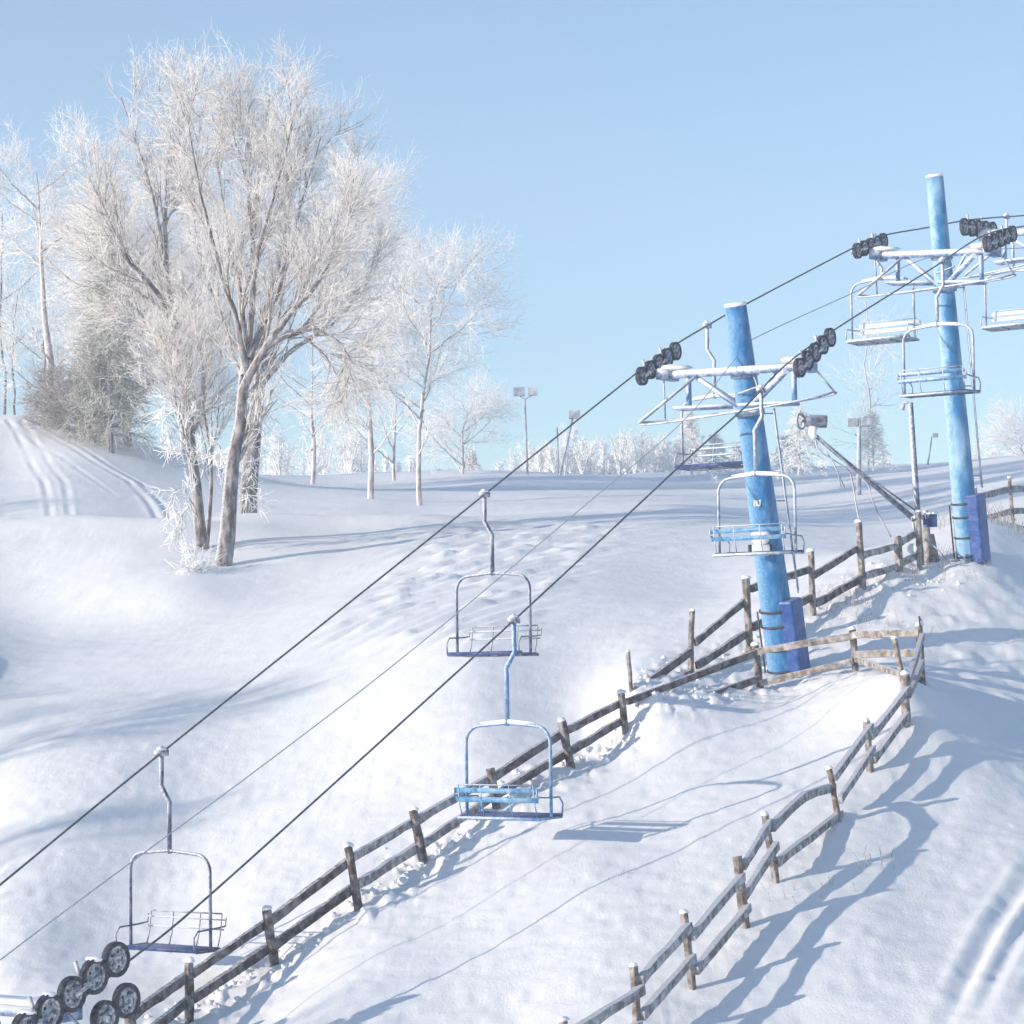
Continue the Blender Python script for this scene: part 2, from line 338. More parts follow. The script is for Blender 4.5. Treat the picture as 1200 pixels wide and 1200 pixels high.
def height(x, y):
    z = base_h(x, y); yy = np.maximum(y, 1)
    far = ss(60, 130, y)
    z = z + .04 * (1 + far) * vnoise(x / 5.3, y / 6.1, 1) + .014 * vnoise(x / 1.7, y / 2.0, 2) + .35 * far * vnoise(x / 17, y / 20, 3)
    inview = (y > 29) & (y < 220) & (np.abs(x) < .30 * yy)
    z = z + np.where(inview,   .011 * vnoise(x / .55, y / .6, 4), 0)
    m = inview
    xm, ym = x[m], y[m]; add = np.zeros(len(xm))
    # churned snow thrown up along the fences
    for L, w, a in ((F1L, .9, .12), (F2L, 1.3, .10), (F3L, .5, .03)):
        d = seg_dist(xm, ym, L); g = np.exp(-(d / w) ** 2)
        cl = np.maximum(vnoise(xm / .33, ym / .36, 11), 0) ** 1.2 + .6 * np.maximum(vnoise(xm / .17, ym / .19, 12), 0)
        add += g * a * cl
    # trampled ground between the towers
    rg = np.exp(-(((xm - 11.5) / 6) ** 2 + ((ym - 60) / 7.0) ** 2)); add += rg * .045 * (vnoise(xm / .8, ym / 1.0, 13) + vnoise(xm / .4, ym / .45, 14) + .5 * vnoise(xm / .22, ym / .25, 22))
    # the run beyond the lift: ruts laid along the line of travel
    a_ = xm * V.x + ym * V.y; b_ = xm * U.x + ym * U.y
    pxx, pyy = proj(xm, ym, z[m])
    run = ss(380, 470, pxx + (pyy - 700) * .9) * (1 - ss(600, 700, pxx + (pyy - 700) * 1.1)) * ss(604, 622, pyy) * (1 - ss(735, 775, pyy))
    add += run * (.085 * np.sin(a_ * 7.2 + 1.2 * vnoise(a_ / 2.5, b_ / 6, 18)) * (.5 + .5 * vnoise(a_ / 1.6, b_ / 5, 19)) + .05 * vnoise(a_ / .5, b_ / 12, 15) + .12 * np.maximum(vnoise(a_ / .45, b_ / .9, 16), 0))
    lowr = ss(980, 1040, pxx) * ss(900, 960, pyy)
    add += lowr * .022 * vnoise((xm * .93 - ym * .36) / .5, (xm * .36 + ym * .93) / 8, 21)
    mid = ss(780, 850, pyy) * (1 - ss(540, 700, pxx))
    add += mid * .018 * vnoise(a_ / 1.2, b_ / 7, 17)
    # drift in front of the trees
    for L, w, dp in TRACKS:
        d = seg_dist(xm, ym, L); dp = dp * (.75 + .5 * vnoise(xm / 2.2, ym / 2.2, 41)) * ss(w * 0, 1.5, np.hypot(xm - L[-1][0], ym - L[-1][1]) * .5); add += -dp * np.exp(-(d / w) ** 2) + dp * .55 * np.exp(-((d - 2.1 * w) / (w * .9)) ** 2)
    for (qx, qy, qY, am, ra, rb) in ((212, 700, 85, .8, 3.2, 4.5), (95, 728, 81, -.35, 6.5, 5.0), (330, 690, 84, -.4, 4, 5), (30, 640, 95, .5, 7, 4)):
        c_ = P(qx, qy, qY); add += am * np.exp(-((xm - c_.x) / ra) ** 2 - ((ym - c_.y) / rb) ** 2)
    for rows, am, wd in (([(225, 604, 109), (330, 602, 109), (440, 600, 110), (600, 597, 112)], -1.0, 3.6), ([(290, 612, 101.5), (380, 612, 101.5), (480, 615, 101)], .35, 2.4),
                         ([(-30, 608, 106), (90, 606, 106), (180, 606, 106)], -.7, 3.0), ([(-30, 620, 98), (90, 620, 98), (200, 626, 97)], .45, 2.2),
                         ([(-40, 700, 86), (70, 716, 83), (170, 712, 83), (225, 694, 85)], -.30, 4.0)):
        add += am * np.exp(-(seg_dist(xm, ym, pl(rows)) / wd) ** 2)
    fld = ss(58, 64, ym) * (1 - ss(92, 98, ym))
    add += fld * .02 * vnoise((xm * .87 - ym * .49) / .8, (xm * .49 + ym * .87) / 7, 51)
    add += .012 * vnoise(xm / .21, ym / .25, 31) * (1 - ss(50, 75, ym))
    z = z.copy(); z[m] += add
    return z
def hz(x, y): return float(height(np.array([x]), np.array([y]))[0])

def build_terrain():
    d = np.arange(-.245, .2451, .00058); out = [.26, .28, .31, .35, .4, .47, .56, .68, .85, 1.1, 1.5, 2.2, 3.4, 5.5]
    sx = np.concatenate([-np.array(out[::-1]), d, np.array(out)])
    # the dense fan is measured from the camera, widening smoothly into a sheet round it
    ys = [-120, -60, -25, 0, 8, 15, 20, 24, 27]
    y = 28.5
    while y < 225: ys.append(y); y *= 1.0034
    while y < 1400: ys.append(y); y *= 1.03
    ys += [1400, 2200, 3600]; ys = np.array(ys)
    X = sx[None, :] * np.where(ys < 28, 28 + (28 - ys) * .5, ys)[:, None]; Yg = np.repeat(ys[:, None], len(sx), 1)
    zz = height(X.ravel(), Yg.ravel())
    zz = np.where(Yg.ravel() > 1300, -12, zz)
    R, C = X.shape; idx = np.arange(R * C).reshape(R, C)
    q = np.stack([idx[:-1, :-1], idx[:-1, 1:], idx[1:, 1:], idx[1:, :-1]], -1).reshape(-1, 4)
    o = np_mesh('snow_slope', np.stack([X.ravel(), Yg.ravel(), zz], -1), q, M['snow'])
    tag(o, kind='structure'); return o
build_terrain()

# ------------------------------------------------------------------ lift ropes
def catmull(pts, k=6):
    pts = [Vector(p) for p in pts]; out = []
    for i in range(len(pts) - 1):
        p0 = pts[max(i - 1, 0)]; p1 = pts[i]; p2 = pts[i + 1]; p3 = pts[min(i + 2, len(pts) - 1)]
        for j in range(k):
            t = j / k; out.append(.5 * ((2 * p1) + (-p0 + p2) * t + (2 * p0 - 5 * p1 + 4 * p2 - p3) * t * t + (-p0 + 3 * p1 - 3 * p2 + p3) * t ** 3))
    out.append(pts[-1]); return out
ropeA = [on_line(-420, 1370, CA), on_line(-136, 1149, CA), on_line(0, 1037, CA), on_line(187, 884, CA), on_line(500, 634, CA), on_line(592, 560, CA), on_line(750, 434, CA), on_line(785, 408, CA), on_line(835, 378, CA), on_line(875, 356, CA),
         on_line(1003, 289, CA), on_line(1035, 276, CA), on_line(1085, 267, CA), on_line(1130, 258.5, CA), on_line(1165, 255, CA), on_line(1215, 250, CA), on_line(1260, 232, CA)]
ropeB = [on_line(-60, 1305, CB), on_line(60, 1200, CB), on_line(150, 1127, CB), on_line(247, 1048, CB), on_line(544, 780, CB), on_line(680, 655, CB), on_line(813, 531, CB), on_line(874, 476, CB), on_line(918, 430, CB),
         on_line(977, 387, CB), on_line(1090, 316, CB), on_line(1155, 275, CB), on_line(1215, 262, CB), on_line(1290, 240, CB), on_line(1420, 215, CB)]
def mk(name, pts, r, m, label, cat, group=None, nn=6):
    o = MB().tube(pts, r, nn).build(name, m); return tag(o, label, cat, group)
mk('haul_rope', catmull(ropeA), .021, M['cable'], 'dark wire rope of the left lift line, over the left sheaves of each tower', 'cable')
mk('haul_rope', catmull(ropeB), .020, M['cable'], 'dark wire rope of the right lift line, to the right sheaves of each tower', 'cable')
thin = [on_line(-250, 1330, CC), on_line(0, 1125, CC), on_line(320, 888, CC), on_line(500, 748, CC), on_line(676, 600, CC), on_line(800, 494, CC), on_line(868, 412, CC), on_line(885, 396, CC), on_line(1000, 343, CC), on_line(1095, 300, CC), on_line(1210, 290, CC)]
mk('signal_cable', catmull(thin), .012, M['thin'], 'thin pale grey wire strung between the two lift ropes from tower to tower', 'cable')

# ------------------------------------------------------------------ lift towers
def sheave_train(root, c, slope, n_top, n_bot, wr, side):
    """wheels in a row along the rope; c is the middle of the row"""
    t = (U + Z * slope).normalized(); nrm = V.cross(t); nrm = nrm if nrm.z > 0 else -nrm
    sp = wr * 1.95
    fb = MB()
    L = (n_top - 1) * sp / 2
    fb.box(c - V * .11 - nrm * .02, t, V, nrm, L + .06, .015, .055)
    for i in range(n_top // 2):                                   # rocker plates, each carrying two wheels
        q = c + t * (-L + sp * (2 * i + .5))
        fb.box(q - V * .145, t, V, nrm, sp * .62, .012, .07)
        fb.box(q + V * .105, t, V, nrm, sp * .56, .010, .028)
        fb.tube([q - V * .2, q + V * .12], .04, 8)
        fb.box(q + nrm * (wr * .75), t, V, nrm, .022, .022, wr * .75)
    fr = fb.build('sheave_frame', M['hub'], root)
    def wheel(q):
        w = MB(); r = wr
        w.disc_ring(q, V, [(r * .78, -.045), (r, -.05), (r * 1.02, -.03), (r * .94, 0), (r * 1.02, .03), (r, .05), (r * .78, .045)], 24, 0)
        w.disc_ring(q, V, [(r * .79, -.035), (r * .79, .035), (r * .62, .03), (r * .62, -.03)], 24, 1)
        w.disc_ring(q, V, [(r * .26, -.07), (r * .26, .07), (.01, .07), (.01, -.07)], 12, 1)
        w.disc_ring(q, V, [(r * .64, -.014), (r * .64, .014), (.02, .014), (.02, -.014)], 20, 1)
        for k in range(5):
            a = 2 * math.pi * k / 5 + .3; d = t * math.cos(a) + nrm * math.sin(a)
            w.box(q + d * r * .45, d, V, d.cross(V), r * .17, .030, r * .035, 1)
            a += .63; d = t * math.cos(a) + nrm * math.sin(a)
            w.disc_ring(q + d * r * .44, V, [(r * .10, -.018), (r * .10, .018)], 8, 0, False)  # dark discs on the solid web, standing in for its shaded holes
        w.build('sheave_wheel', [M['rubber'], M['hub']], fr)
    for i in range(n_top): wheel(c + t * (-L + sp * i) - V * .0)
    for i in range(n_bot): wheel(c + t * (L * .45 + sp * i) - nrm * (wr * 2 + .14))
    return fr
def tower(label, top, base, armz_px, Za, Zb, slopeA, slopeB, polemat, r_top, r_base, wr=.235, pad=True, nb=(5, 5), low=0, padh=1.75):
    """top/base world points of the pole axis; Za, Zb where the two ropes pass"""
    root = empty('lift_tower', base, label, 'lift tower', 'blue lift towers carrying the chairlift')
    ax = (top - base).normalized()
    Kp = 14; pts = [base - ax * .6 + (top - base + ax * .6) * (i / (Kp - 1)) for i in range(Kp)]
    MB().tube(pts, [r_base + (r_top - r_base) * (i / (Kp - 1)) for i in range(Kp)], 36).build('pole', polemat, root)
    MB().disc_ring(top, ax, [(r_top + .003, -.03), (r_top + .004, .02), (r_top * .7, .045), (.01, .055)], 24, 0, False).build('pole_cap', M['snowcap'], root)
    A_, B_ = Za - V * 0, Zb
    mid = (A_ + B_) / 2; up = Z
    zc = mid.z - .28
    a0 = Vector((A_.x, A_.y, A_.z - .28)) + V * .22; b0 = Vector((B_.x, B_.y, B_.z - .28)) - V * .22
    arm = MB(); arm.tube([a0, b0], .095, 10)
    for q in (a0, b0): arm.box(q, U, V, Z, .34, .10, .12)
    am = arm.build('crossarm', M['arm'], root)
    # plates of snow riding on the arm's end boxes
    for q, s in ((a0, 1), (b0, -1)): MB().lump(q + Z * .15 + V * s * .2, .34, .22, .07, 3, 10).build('snow_cap', M['snowcap'], root)
    def pole_at(z):
        k = (z - base.z) / (top.z - base.z); return base + (top - base) * k
    pj = pole_at(zc - .85); br = MB()
    br.tube([pj - U * .18 + V * .05, b0 - V * .45 - Z * .08 - U * .1], .075, 8); br.tube([pj - U * .18 - V * .05, a0 + V * .75 - Z * .08 - U * .1], .05, 8)
    br.tube([pj + U * .2, b0 - V * .8 + U * .15], .035, 6); br.tube([pj + U * .2, a0 + V * .55 + U * .15], .035, 6)
    br.disc_ring(pj, ax, [(r_top + .09, -.08), (r_top + .09, .08)], 20, 0, False)
    br.disc_ring(pole_at(zc), ax, [(r_top + .07, -.1), (r_top + .07, .1)], 20, 0, False)
    br.build('brace', M['arm'], root)
    cw = MB(); lo = -.82
    ca = a0 + V * .45 + Z * lo - U * .30; cb = b0 - V * .05 + Z * lo - U * .30
    cd = (cb - ca).normalized()
    for (w0, w1) in ((0, .42), (.54, .97)):
        q0 = ca + (cb - ca) * w0; q1 = ca + (cb - ca) * w1
        cw.box((q0 + q1) / 2, cd, U, Z, (q1 - q0).length / 2, .24, .035)
    c_ = cw.build('catwalk', M['arm'], root)
    for q in (a0 + V * .55, b0 - V * .30): MB().box(q + Z * (lo / 2 - .03), V, U, Z, .045, .045, -lo / 2 - .06).build('catwalk_hanger', M['btube'], root)
    lp = MB(); LL = (B_ - A_).length / 2 + .45
    vd = (b0 - a0).normalized(); cen = (a0 + b0) / 2 + Z * lo
    loop = []
    for k in range(36):
        th = 2 * math.pi * k / 36; cx = math.cos(th); sy = math.sin(th)
        ex = math.copysign(abs(cx) ** .8, cx); ey = math.copysign(abs(sy) ** .8, sy)
        loop.append(cen + vd * (ex * LL) + U * (ey * .85) + Z * (-.22 if ey < 0 else .05) * abs(ey) + Z * (.22 * ex))
    lp.tube(loop, .026, 6, closed=True)
    lp.tube([a0 + V * .95 - U * .1, loop[24] - vd * .75 + Z * .02], .040, 6)
    lp.tube([pole_at(zc) + V * .25 - U * .1, pj + V * .55 + Z * .45 - U * .6, pj - V * .02 + Z * .35 - U * .45], .028, 6)
    lp.tube([b0 + V * .15, loop[2]], .022, 6); lp.tube([a0 - V * .1, loop[15]], .022, 6)
    lp.build('guard_rail', M['tube'], root)
    sheave_train(root, Vector((A_.x, A_.y, A_.z)), slopeA, nb[0], 0, wr, -1)
    sheave_train(root, Vector((B_.x, B_.y, B_.z)), slopeB, nb[1], low, wr, 1)
    # ladder on the uphill right side
    sd = (V * .9 + U * .45).normalized(); sq = ax.cross(sd).normalized(); ld = MB()
    H = (top - base).length
    l0, l1 = padh + .15, H * .72
    for s in (-1, 1):
        ld.tube([base + (top - base) * (h / H) + sd * (r_base + .16) + sq * (s * .17) for h in (l0, l1)], .018, 6)
    h = l0 + .1
    while h < l1: 
        q = base + (top - base) * (h / H) + sd * (r_base + .16); ld.tube([q - sq * .17, q + sq * .17], .014, 5); h += .30
    for h in (l0 + .3, (l0 + l1) / 2, l1 - .1):
        q = base + (top - base) * (h / H); ld.tube([q + sd * r_top * .8, q + sd * (r_base + .16)], .016, 5)
    ld.build('ladder', M['tube'], root)
    if pad:
        pd = MB(); ps = V; pq = ax.cross(ps).normalized(); q = base + ax * (padh / 2 - .05) + ps * (r_base * .80)
        pd.box(q, ps, pq, ax, .24, .27, padh / 2 + .02)
        pd.build('safety_pad', M['pad'], root, smooth=False, bevel=.05)
        st_ = MB()
        for h in (.12, .62, 1.15, 1.5):
            q = base + ax * h * padh / 1.75
            st_.disc_ring(q, ax, [(r_base + .012, -.025), (r_base + .012, .025), (r_base + .002, .025), (r_base + .002, -.025)], 28)
        st_.tube([base + ax * (h_) - sd * (r_base + .05) for h_ in (.05, .5, 1.0, 1.45)], .02, 6)
        st_.build('pad_strap', M['black'], root)
    return root, ax
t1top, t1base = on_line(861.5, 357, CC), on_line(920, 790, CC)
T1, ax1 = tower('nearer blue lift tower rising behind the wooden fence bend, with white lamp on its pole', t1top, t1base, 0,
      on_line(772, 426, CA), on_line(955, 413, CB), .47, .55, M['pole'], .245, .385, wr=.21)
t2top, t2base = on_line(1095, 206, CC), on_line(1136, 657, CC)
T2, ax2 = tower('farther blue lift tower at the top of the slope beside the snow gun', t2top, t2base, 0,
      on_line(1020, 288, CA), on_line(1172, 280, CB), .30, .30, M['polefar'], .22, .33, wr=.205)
zc = on_line(1147, 268, CA)
t3c = (zc + V * GA / 2)
t3base = Vector((t3c.x + .4, t3c.y + .6, 0)); t3base.z = hz(t3base.x, t3base.y)
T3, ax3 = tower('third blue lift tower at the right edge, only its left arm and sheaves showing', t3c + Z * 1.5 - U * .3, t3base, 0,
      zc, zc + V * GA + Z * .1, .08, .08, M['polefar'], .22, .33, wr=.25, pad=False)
SL0 = (lambda d: d.z / math.hypot(d.x, d.y))(on_line(247, 1048, CB) - on_line(60, 1200, CB)) * .97; print('SL0', SL0); b0c = on_line(84, 1165, CB); a0c = b0c - V * GA - Z * .05
t0c = (a0c + b0c) / 2; t0b = Vector((t0c.x + .6, t0c.y + .9, 0)); t0b.z = hz(t0b.x, t0b.y)
T0, ax0 = tower('lowest lift tower in the bottom left corner, dark rubber wheels on its snowy arm', t0c + Z * .15, t0b, 0,
      a0c, b0c, SL0, SL0, M['pole'], .245, .385, wr=.25, pad=False, nb=(4, 5), low=2)
for k, sz in ((0, .12), (1, .10), (3, .12)):      # snow lying on the lowest tower's wheels
    tq = (U + Z * SL0).normalized(); MB().lump(b0c + tq * (.25 * 1.95 * (k - 2)) + Z * .245, sz, .075, .04, 60 + k, 9).build('snow_cap', M['snowcap'], T0)
MB().box((a0c + b0c) / 2 + V * .9 - Z * .13, V, U, Z, .95, .15, .05).build('snow_cap', M['snowcap'], T0, smooth=False, bevel=.04)
# number painted on the pole of the nearer tower
def on_pole(py, off):                          # a point on the camera side of the nearer tower's pole
    k = (py - 357) / (790 - 357); a = t1top + (t1base - t1top) * k; r = .245 + (.385 - .245) * k
    n_ = Vector((math.sin(off), -math.cos(off), 0)); return a, n_, r
mk_ = MB()
for da, dz, wa, hh in ((-.62, 0, .018, .10), (-.45, .0, .018, .09), (-.34, -.08, .04, .018), (-.24, -.01, .018, .08)):
    a, n_, r = on_pole(587, da); tt = Vector((n_.y, -n_.x, 0)); mk_.box(a + n_ * (r + .004) + Z * dz, tt, n_, Z, wa, .006, hh)
mk_.build('painted_number', M['white'], T1, smooth=False)
a, n_, r = on_pole(628, -.35); X_ = Vector((1, 0, 0)); lroot = a + n_ * (r + .22)
lm = MB(); lm.disc_ring(lroot, -n_, [(.05, -.10), (.20, -.08), (.22, 0), (.21, .05), (.02, .06)], 24, 0, False)
lm.disc_ring(lroot + n_ * .065, n_, [(.155, -.006), (.155, .006), (.125, .006), (.125, -.006)], 24, 1)
lm.disc_ring(lroot + n_ * .065, n_, [(.08, -.006), (.08, .006), (.05, .006), (.05, -.006)], 20, 1)
lq = lroot - Z * .30
lm.disc_ring(lq - X_ * .20, X_, [(.02, 0), (.11, 0), (.13, .03), (.13, .37), (.11, .40), (.02, .40)], 18, 0, False)
for s in (-1, 1): lm.box(lq + X_ * (s * .23), X_, n_, Z, .03, .07, .12, 2)
lm.tube([lroot - n_ * .05, lroot - n_ * .4], .05, 8, 2); lm.tube([lq - n_ * .08, lq - n_ * .4], .04, 8, 2)
lm.build('lamp_housing', [M['white'], M['red'], M['black']], T1)

# ------------------------------------------------------------------ chairs
def rounded(w, h, r, z0, arch=.05, k=6):
    pts = [(-w / 2, 0, z0 - h)]
    for i in range(k + 1):
        a = math.pi - (math.pi / 2) * i / k; pts.append((-w / 2 + r + r * math.cos(a), 0, z0 - r + r * math.sin(a)))
    pts.append((0, 0, z0 + arch))
    for i in range(k + 1):
        a = math.pi / 2 - (math.pi / 2) * i / k; pts.append((w / 2 - r + r * math.cos(a), 0, z0 - r + r * math.sin(a)))
    pts.append((w / 2, 0, z0 - h)); return pts
CW, DROP, BH = 1.80, 1.70, 1.58
def make_chair(loc, rz, label, tubem, slatm, backm, bend=.17, drop=DROP, snow=True, tilt=0.0, bh=.045):
    root = empty('chairlift_chair', loc, label, 'lift chair', 'empty chairs hanging from the lift ropes', rz)
    root.rotation_euler = (0, tilt, rz)
    off = bend
    def B(mb, nm, m, par=root, **k): return mb.build(nm, m, par, world=False, **k)
    g = MB(); g.box((0, 0, .0), Vector((0, 1, 0)), Vector((1, 0, 0)), Z, .14, .045, .05); g.tube([(0, 0, .05), (0, 0, .12)], .03, 6)
    g.lump((0.0, 0, .07), .08, .12, .035, 5, 8, 1)
    B(g, 'grip', [M['hub'], M['snowcap']])
    B(MB().tube([(0, 0, 0), (0, 0, -.42), (.01, 0, -.55), (off * .5, 0, -.70), (off - .01, 0, -.84), (off, 0, -.95), (off, 0, -drop)], .042, 8), 'hanger', tubem)
    bl = MB().tube([(x + off, y, z) for x, y, z in rounded(CW, BH, .30, -drop)], .030, 8); B(bl, 'bail', tubem)
    zs = -drop - BH
    if snow:
        sn = MB()
        pts = [(off + CW * f, 0, -drop + .035 + .05 * (1 - abs(2 * f))) for f in (-.32, -.2, 0, .2, .32)]
        sn.tube(pts, [.01, .026, .042, .026, .01], 8); B(sn, 'snow_cap', M['snowcap'])
    st_ = MB(); X, Yv = Vector((1, 0, 0)), Vector((0, 1, 0))
    for yy in (-.22, -.06, .10, .26): st_.box((off, yy, zs + .0), X, Yv, Z, CW / 2 - .05, .068, .016, 0)
    st_.tube([(off - CW / 2 - .02, .36, zs + .015), (off + CW / 2 - .02, .36, zs + .005)], .042, 8, 0)
    st_.tube([(off - CW / 2 + .02, -.30, zs - .03), (off + CW / 2 - .02, -.30, zs - .03)], .032, 8, 1)
    for xx in (-CW / 2 + .02, -.3, .3, CW / 2 - .02): st_.tube([(off + xx, -.30, zs - .03), (off + xx, .36, zs - .02)], .022, 6, 1)
    B(st_, 'seat', [slatm, tubem])
    bk = MB()
    for zz in (.30, .46): bk.box((off, -.36 - (zz - .2) * .12, zs + zz), X, (Yv + Z * .2).normalized(), (Z - Yv * .2).normalized(), CW / 2 - .03, .014, bh)
    B(bk, 'backrest', backm)
    bf = MB()
    for xx in (-CW / 2 + .1, -CW * .18, CW * .16, CW / 2 - .1):
        bf.tube([(off + xx, -.28, zs - .02), (off + xx, -.36, zs + .2), (off + xx, -.41, zs + .56)], .013, 6)
    bf.tube([(off - CW / 2 + .1, -.41, zs + .56), (off + CW / 2 - .1, -.41, zs + .56)], .013, 6)
    B(bf, 'back_frame', tubem)
    for s in (-1, 1):
        ar = MB(); xx = off + s * (CW / 2 - .02)
        ar.tube([(xx, -.42, zs + .50), (xx, -.40, zs + .36), (xx, -.15, zs + .34), (xx, .30, zs + .33), (xx, .40, zs + .22), (xx, .38, zs + .02)], .017, 6)
        B(ar, 'armrest', tubem)
    return root
A_px = [187, 568, 833, 1033, 1189]
def rope_point(px, rope, c):
    for i in range(len(rope) - 1):
        a, b = rope[i], rope[i + 1]
        d = ray(px, 600); k = d.x / d.y            # vertical sight plane through the column (roll is small)
        fa, fb = a.x - k * a.y, b.x - k * b.y
        if fa * fb <= 0: return a + (b - a) * (fa / (fa - fb))
cA, cB = catmull(ropeA, 10), catmull(ropeB, 10)
labA = ['dark slatted lift chair hanging lowest, just above the rubber wheels at bottom left', 'dark slatted lift chair in the middle of the snowfield, on the left rope',
        'lift chair half hidden behind the nearer blue tower, seen under its arm', 'snow covered lift chair hanging against the sky below the left arm of the farther tower',
        'lift chair cut off by the right edge of the photo, against the sky']
matA = [(M['dtube'], M['navy'], M['tube']), (M['dtube'], M['navy'], M['tube']), (M['tube'], M['navy'], M['tube']), (M['tube'], M['tube'], M['snowcap']), (M['tube'], M['tube'], M['snowcap'])]
chairs = []
for i, px in enumerate(A_px):
    p = rope_point(px, cA, CA)
    if i == 2: dr = 1.75
    else: dr = DROP
    make_chair(p, -ANG + math.pi, labA[i], *matA[i], bend=-.17, drop=(DROP, DROP - .05, 1.72, 1.15, 1.65)[i], snow=i >= 2, bh=(.012, .012, .02, .05, .05)[i])
labB = ['bright blue lift chair with pale blue back slats hanging over the dark wooden fence', 'pale blue lift chair hanging in front of the nearer blue tower, snow on its frame',
        'blue grey lift chair hanging in front of the farther blue tower']
matB = [(M['btube'], M['navy'], M['slat']), (M['tube'], M['navy'], M['slat']), (M['tube'], M['navy'], M['btube'])]
for i, px in enumerate((600, 895, 1112)):
    p = rope_point(px, cB, CB)
    make_chair(p, -ANG, labB[i], *matB[i], bend=-.17, drop=(1.86, 1.80, 1.55)[i], tilt=0)

# ------------------------------------------------------------------ wooden fences
def post_mesh(par, top, base, w, m, seed, cap=True):
    r = random.Random(seed); mb = MB(); ax = (top - base); K = 6; pts = []; rs = []
    for i in range(K):
        k = i / (K - 1); pts.append(base - ax.normalized() * .25 * (1 - k) + ax * k + Vector((r.uniform(-.008, .008), r.uniform(-.008, .008), 0))); rs.append(w * (1 + r.uniform(-.08, .08)))
    mb.tube(pts, rs, r.choice((5, 6, 7)), sq=(1, r.uniform(.75, .95))); o = mb.build('post', m, par, smooth=False, bevel=.012)
    if cap: MB().lump(top + Z * w * .2, w * .95, w * .9, w * .5, seed, 9).build('snow_cap', M['snowcap'], o, world=True)
    return o
def rail_mesh(par, p, q, m, th=.085, tw=.05, seed=0, sag=0.0, arch=0.0):
    r = random.Random(seed); K = 7; pts = []
    for i in range(K):
        k = i / (K - 1); pts.append(p + (q - p) * k + Z * (math.sin(math.pi * k) * (arch - sag) + r.uniform(-.01, .01)))
    return MB().tube(pts, [th * 1.32 * (1 + r.uniform(-.09, .09)) for _ in range(K)], 4, sq=(tw / th * r.uniform(.85, 1.2), r.uniform(.9, 1.05))).build('rail', m, par, smooth=False, bevel=.012)
def fence(label, posts, rails, pm, rm, w, group=None, capf=1.0, th=.085, lean=0):
    b = P(*posts[0][2:]); root = empty('wooden_fence', b, label, 'fence')
    for i, (tx, ty, bx, by, Y) in enumerate(posts):
        base = P(bx, by, Y); top = P(tx, ty, Y); post_mesh(root, top, base, w if not isinstance(w, list) else w[i], pm, i * 7 + int(Y), cap=(i % 7 != 5))
    for j, (a, ya, b_, yb, Y1, Y2, *rest) in enumerate(rails):
        m = rest[0] if rest else rm
        rail_mesh(root, P(a, ya, Y1), P(b_, yb, Y2), m, th, .055, j * 3 + 1, arch=rest[1] if len(rest) > 1 else 0)
    return root
def auto_rails(posts, fr, m):
    out = []
    for a, b in zip(posts[:-1], posts[1:]):
        for f in fr:
            out.append((a[0] + (a[2] - a[0]) * f + 3, a[1] + (a[3] - a[1]) * f, b[0] + (b[2] - b[0]) * f - 3, b[1] + (b[3] - b[1]) * f + 3, a[4] + .1, b[4] + .1, m))
    return out
DF, GR, TN = M['rail'], M['greyrail'], M['tanrail']
r1 = auto_rails(F1[:4], (.20, .63), DF)
for r in auto_rails(F1[3:6], (.18, .62), GR): r1.append(r)
for r in auto_rails(F1[5:8], (.20, .62), DF): r1.append(r)
r1 += [(735, 822, 887, 765, 54.1, 56.4, DF), (736, 851, 887, 796, 54.1, 56.4, DF), (884, 764, 1000, 745, 56.4, 55.9, TN), (890, 801, 1000, 775, 56.4, 55.9, TN),
       (1000, 744, 1078, 742, 55.9, 54.4, TN), (1002, 767, 1078, 765, 55.9, 54.4, TN)]
fence('long dark split rail fence climbing from bottom left to the corner below the nearer tower', F1, r1, M['wood'], DF, .105)
r2 = [(742, 812, 810, 763, 55.2, 57.5, DF), (738, 822, 812, 788, 55.2, 57.6, DF), (815, 753, 872, 705, 57.5, 59.5), (817, 780, 874, 743, 57.5, 59.5), (880, 690, 948, 667, 59.5, 62), (882, 735, 950, 700, 59.5, 62), (953, 675, 1004, 643, 62, 64),
      (955, 708, 1008, 678, 62, 64), (1010, 651, 1050, 640, 64, 65.2), (1012, 675, 1052, 664, 64, 65.2), (1055, 635, 1078, 622, 65.2, 65.8), (1056, 660, 1078, 650, 65.2, 65.8)]
for i in range(8, 12): r2[i] = r2[i] + (M['greyrail'],)
fence('tall post fence on the ridge behind the nearer tower, leading to the snow gun', F2, r2, M['greypost'], DF, [.06, .075, .11, .11, .10, .12, .09], th=.095)
r3 = [(1081, 745, 1064, 800, 54.4, 50, GR), (1081, 776, 1065, 815, 54.4, 50, GR), (1003, 772, 1060, 792, 55.9, 51.4, TN), (1065, 806, 1020, 864, 50, 48, GR), (1064, 836, 1023, 891, 50, 48, GR), (1021, 851, 977, 911, 48, 45.6, GR),
      (1024, 877, 984, 938, 48, 45.6, GR), (977, 923, 904, 970, 45.6, 42, GR, .16), (985, 954, 910, 1011, 45.6, 42, GR), (903, 963, 871, 1015, 42, 40, GR), (910, 990, 871, 1051, 42, 40, GR), (870, 1027, 810, 1098, 40, 37.6, GR),
      (877, 1063, 815, 1138, 40, 37.6, GR), (808, 1085, 750, 1149, 37.6, 35.6, GR), (813, 1121, 752, 1191, 37.6, 35.6, GR), (752, 1160, 665, 1215, 35.6, 33.8, GR), (750, 1200, 668, 1262, 35.6, 33.8, GR)]
fence('rimed pale grey rail fence running down the lower right, casting long blue shadows', F3, [(a, b, c, d, e, f, *x) for a, b, c, d, e, f, *x in r3], M['greypost'], GR, [.07, .11, .085, .075, .085, .095, .075, .075, .08], th=.075)
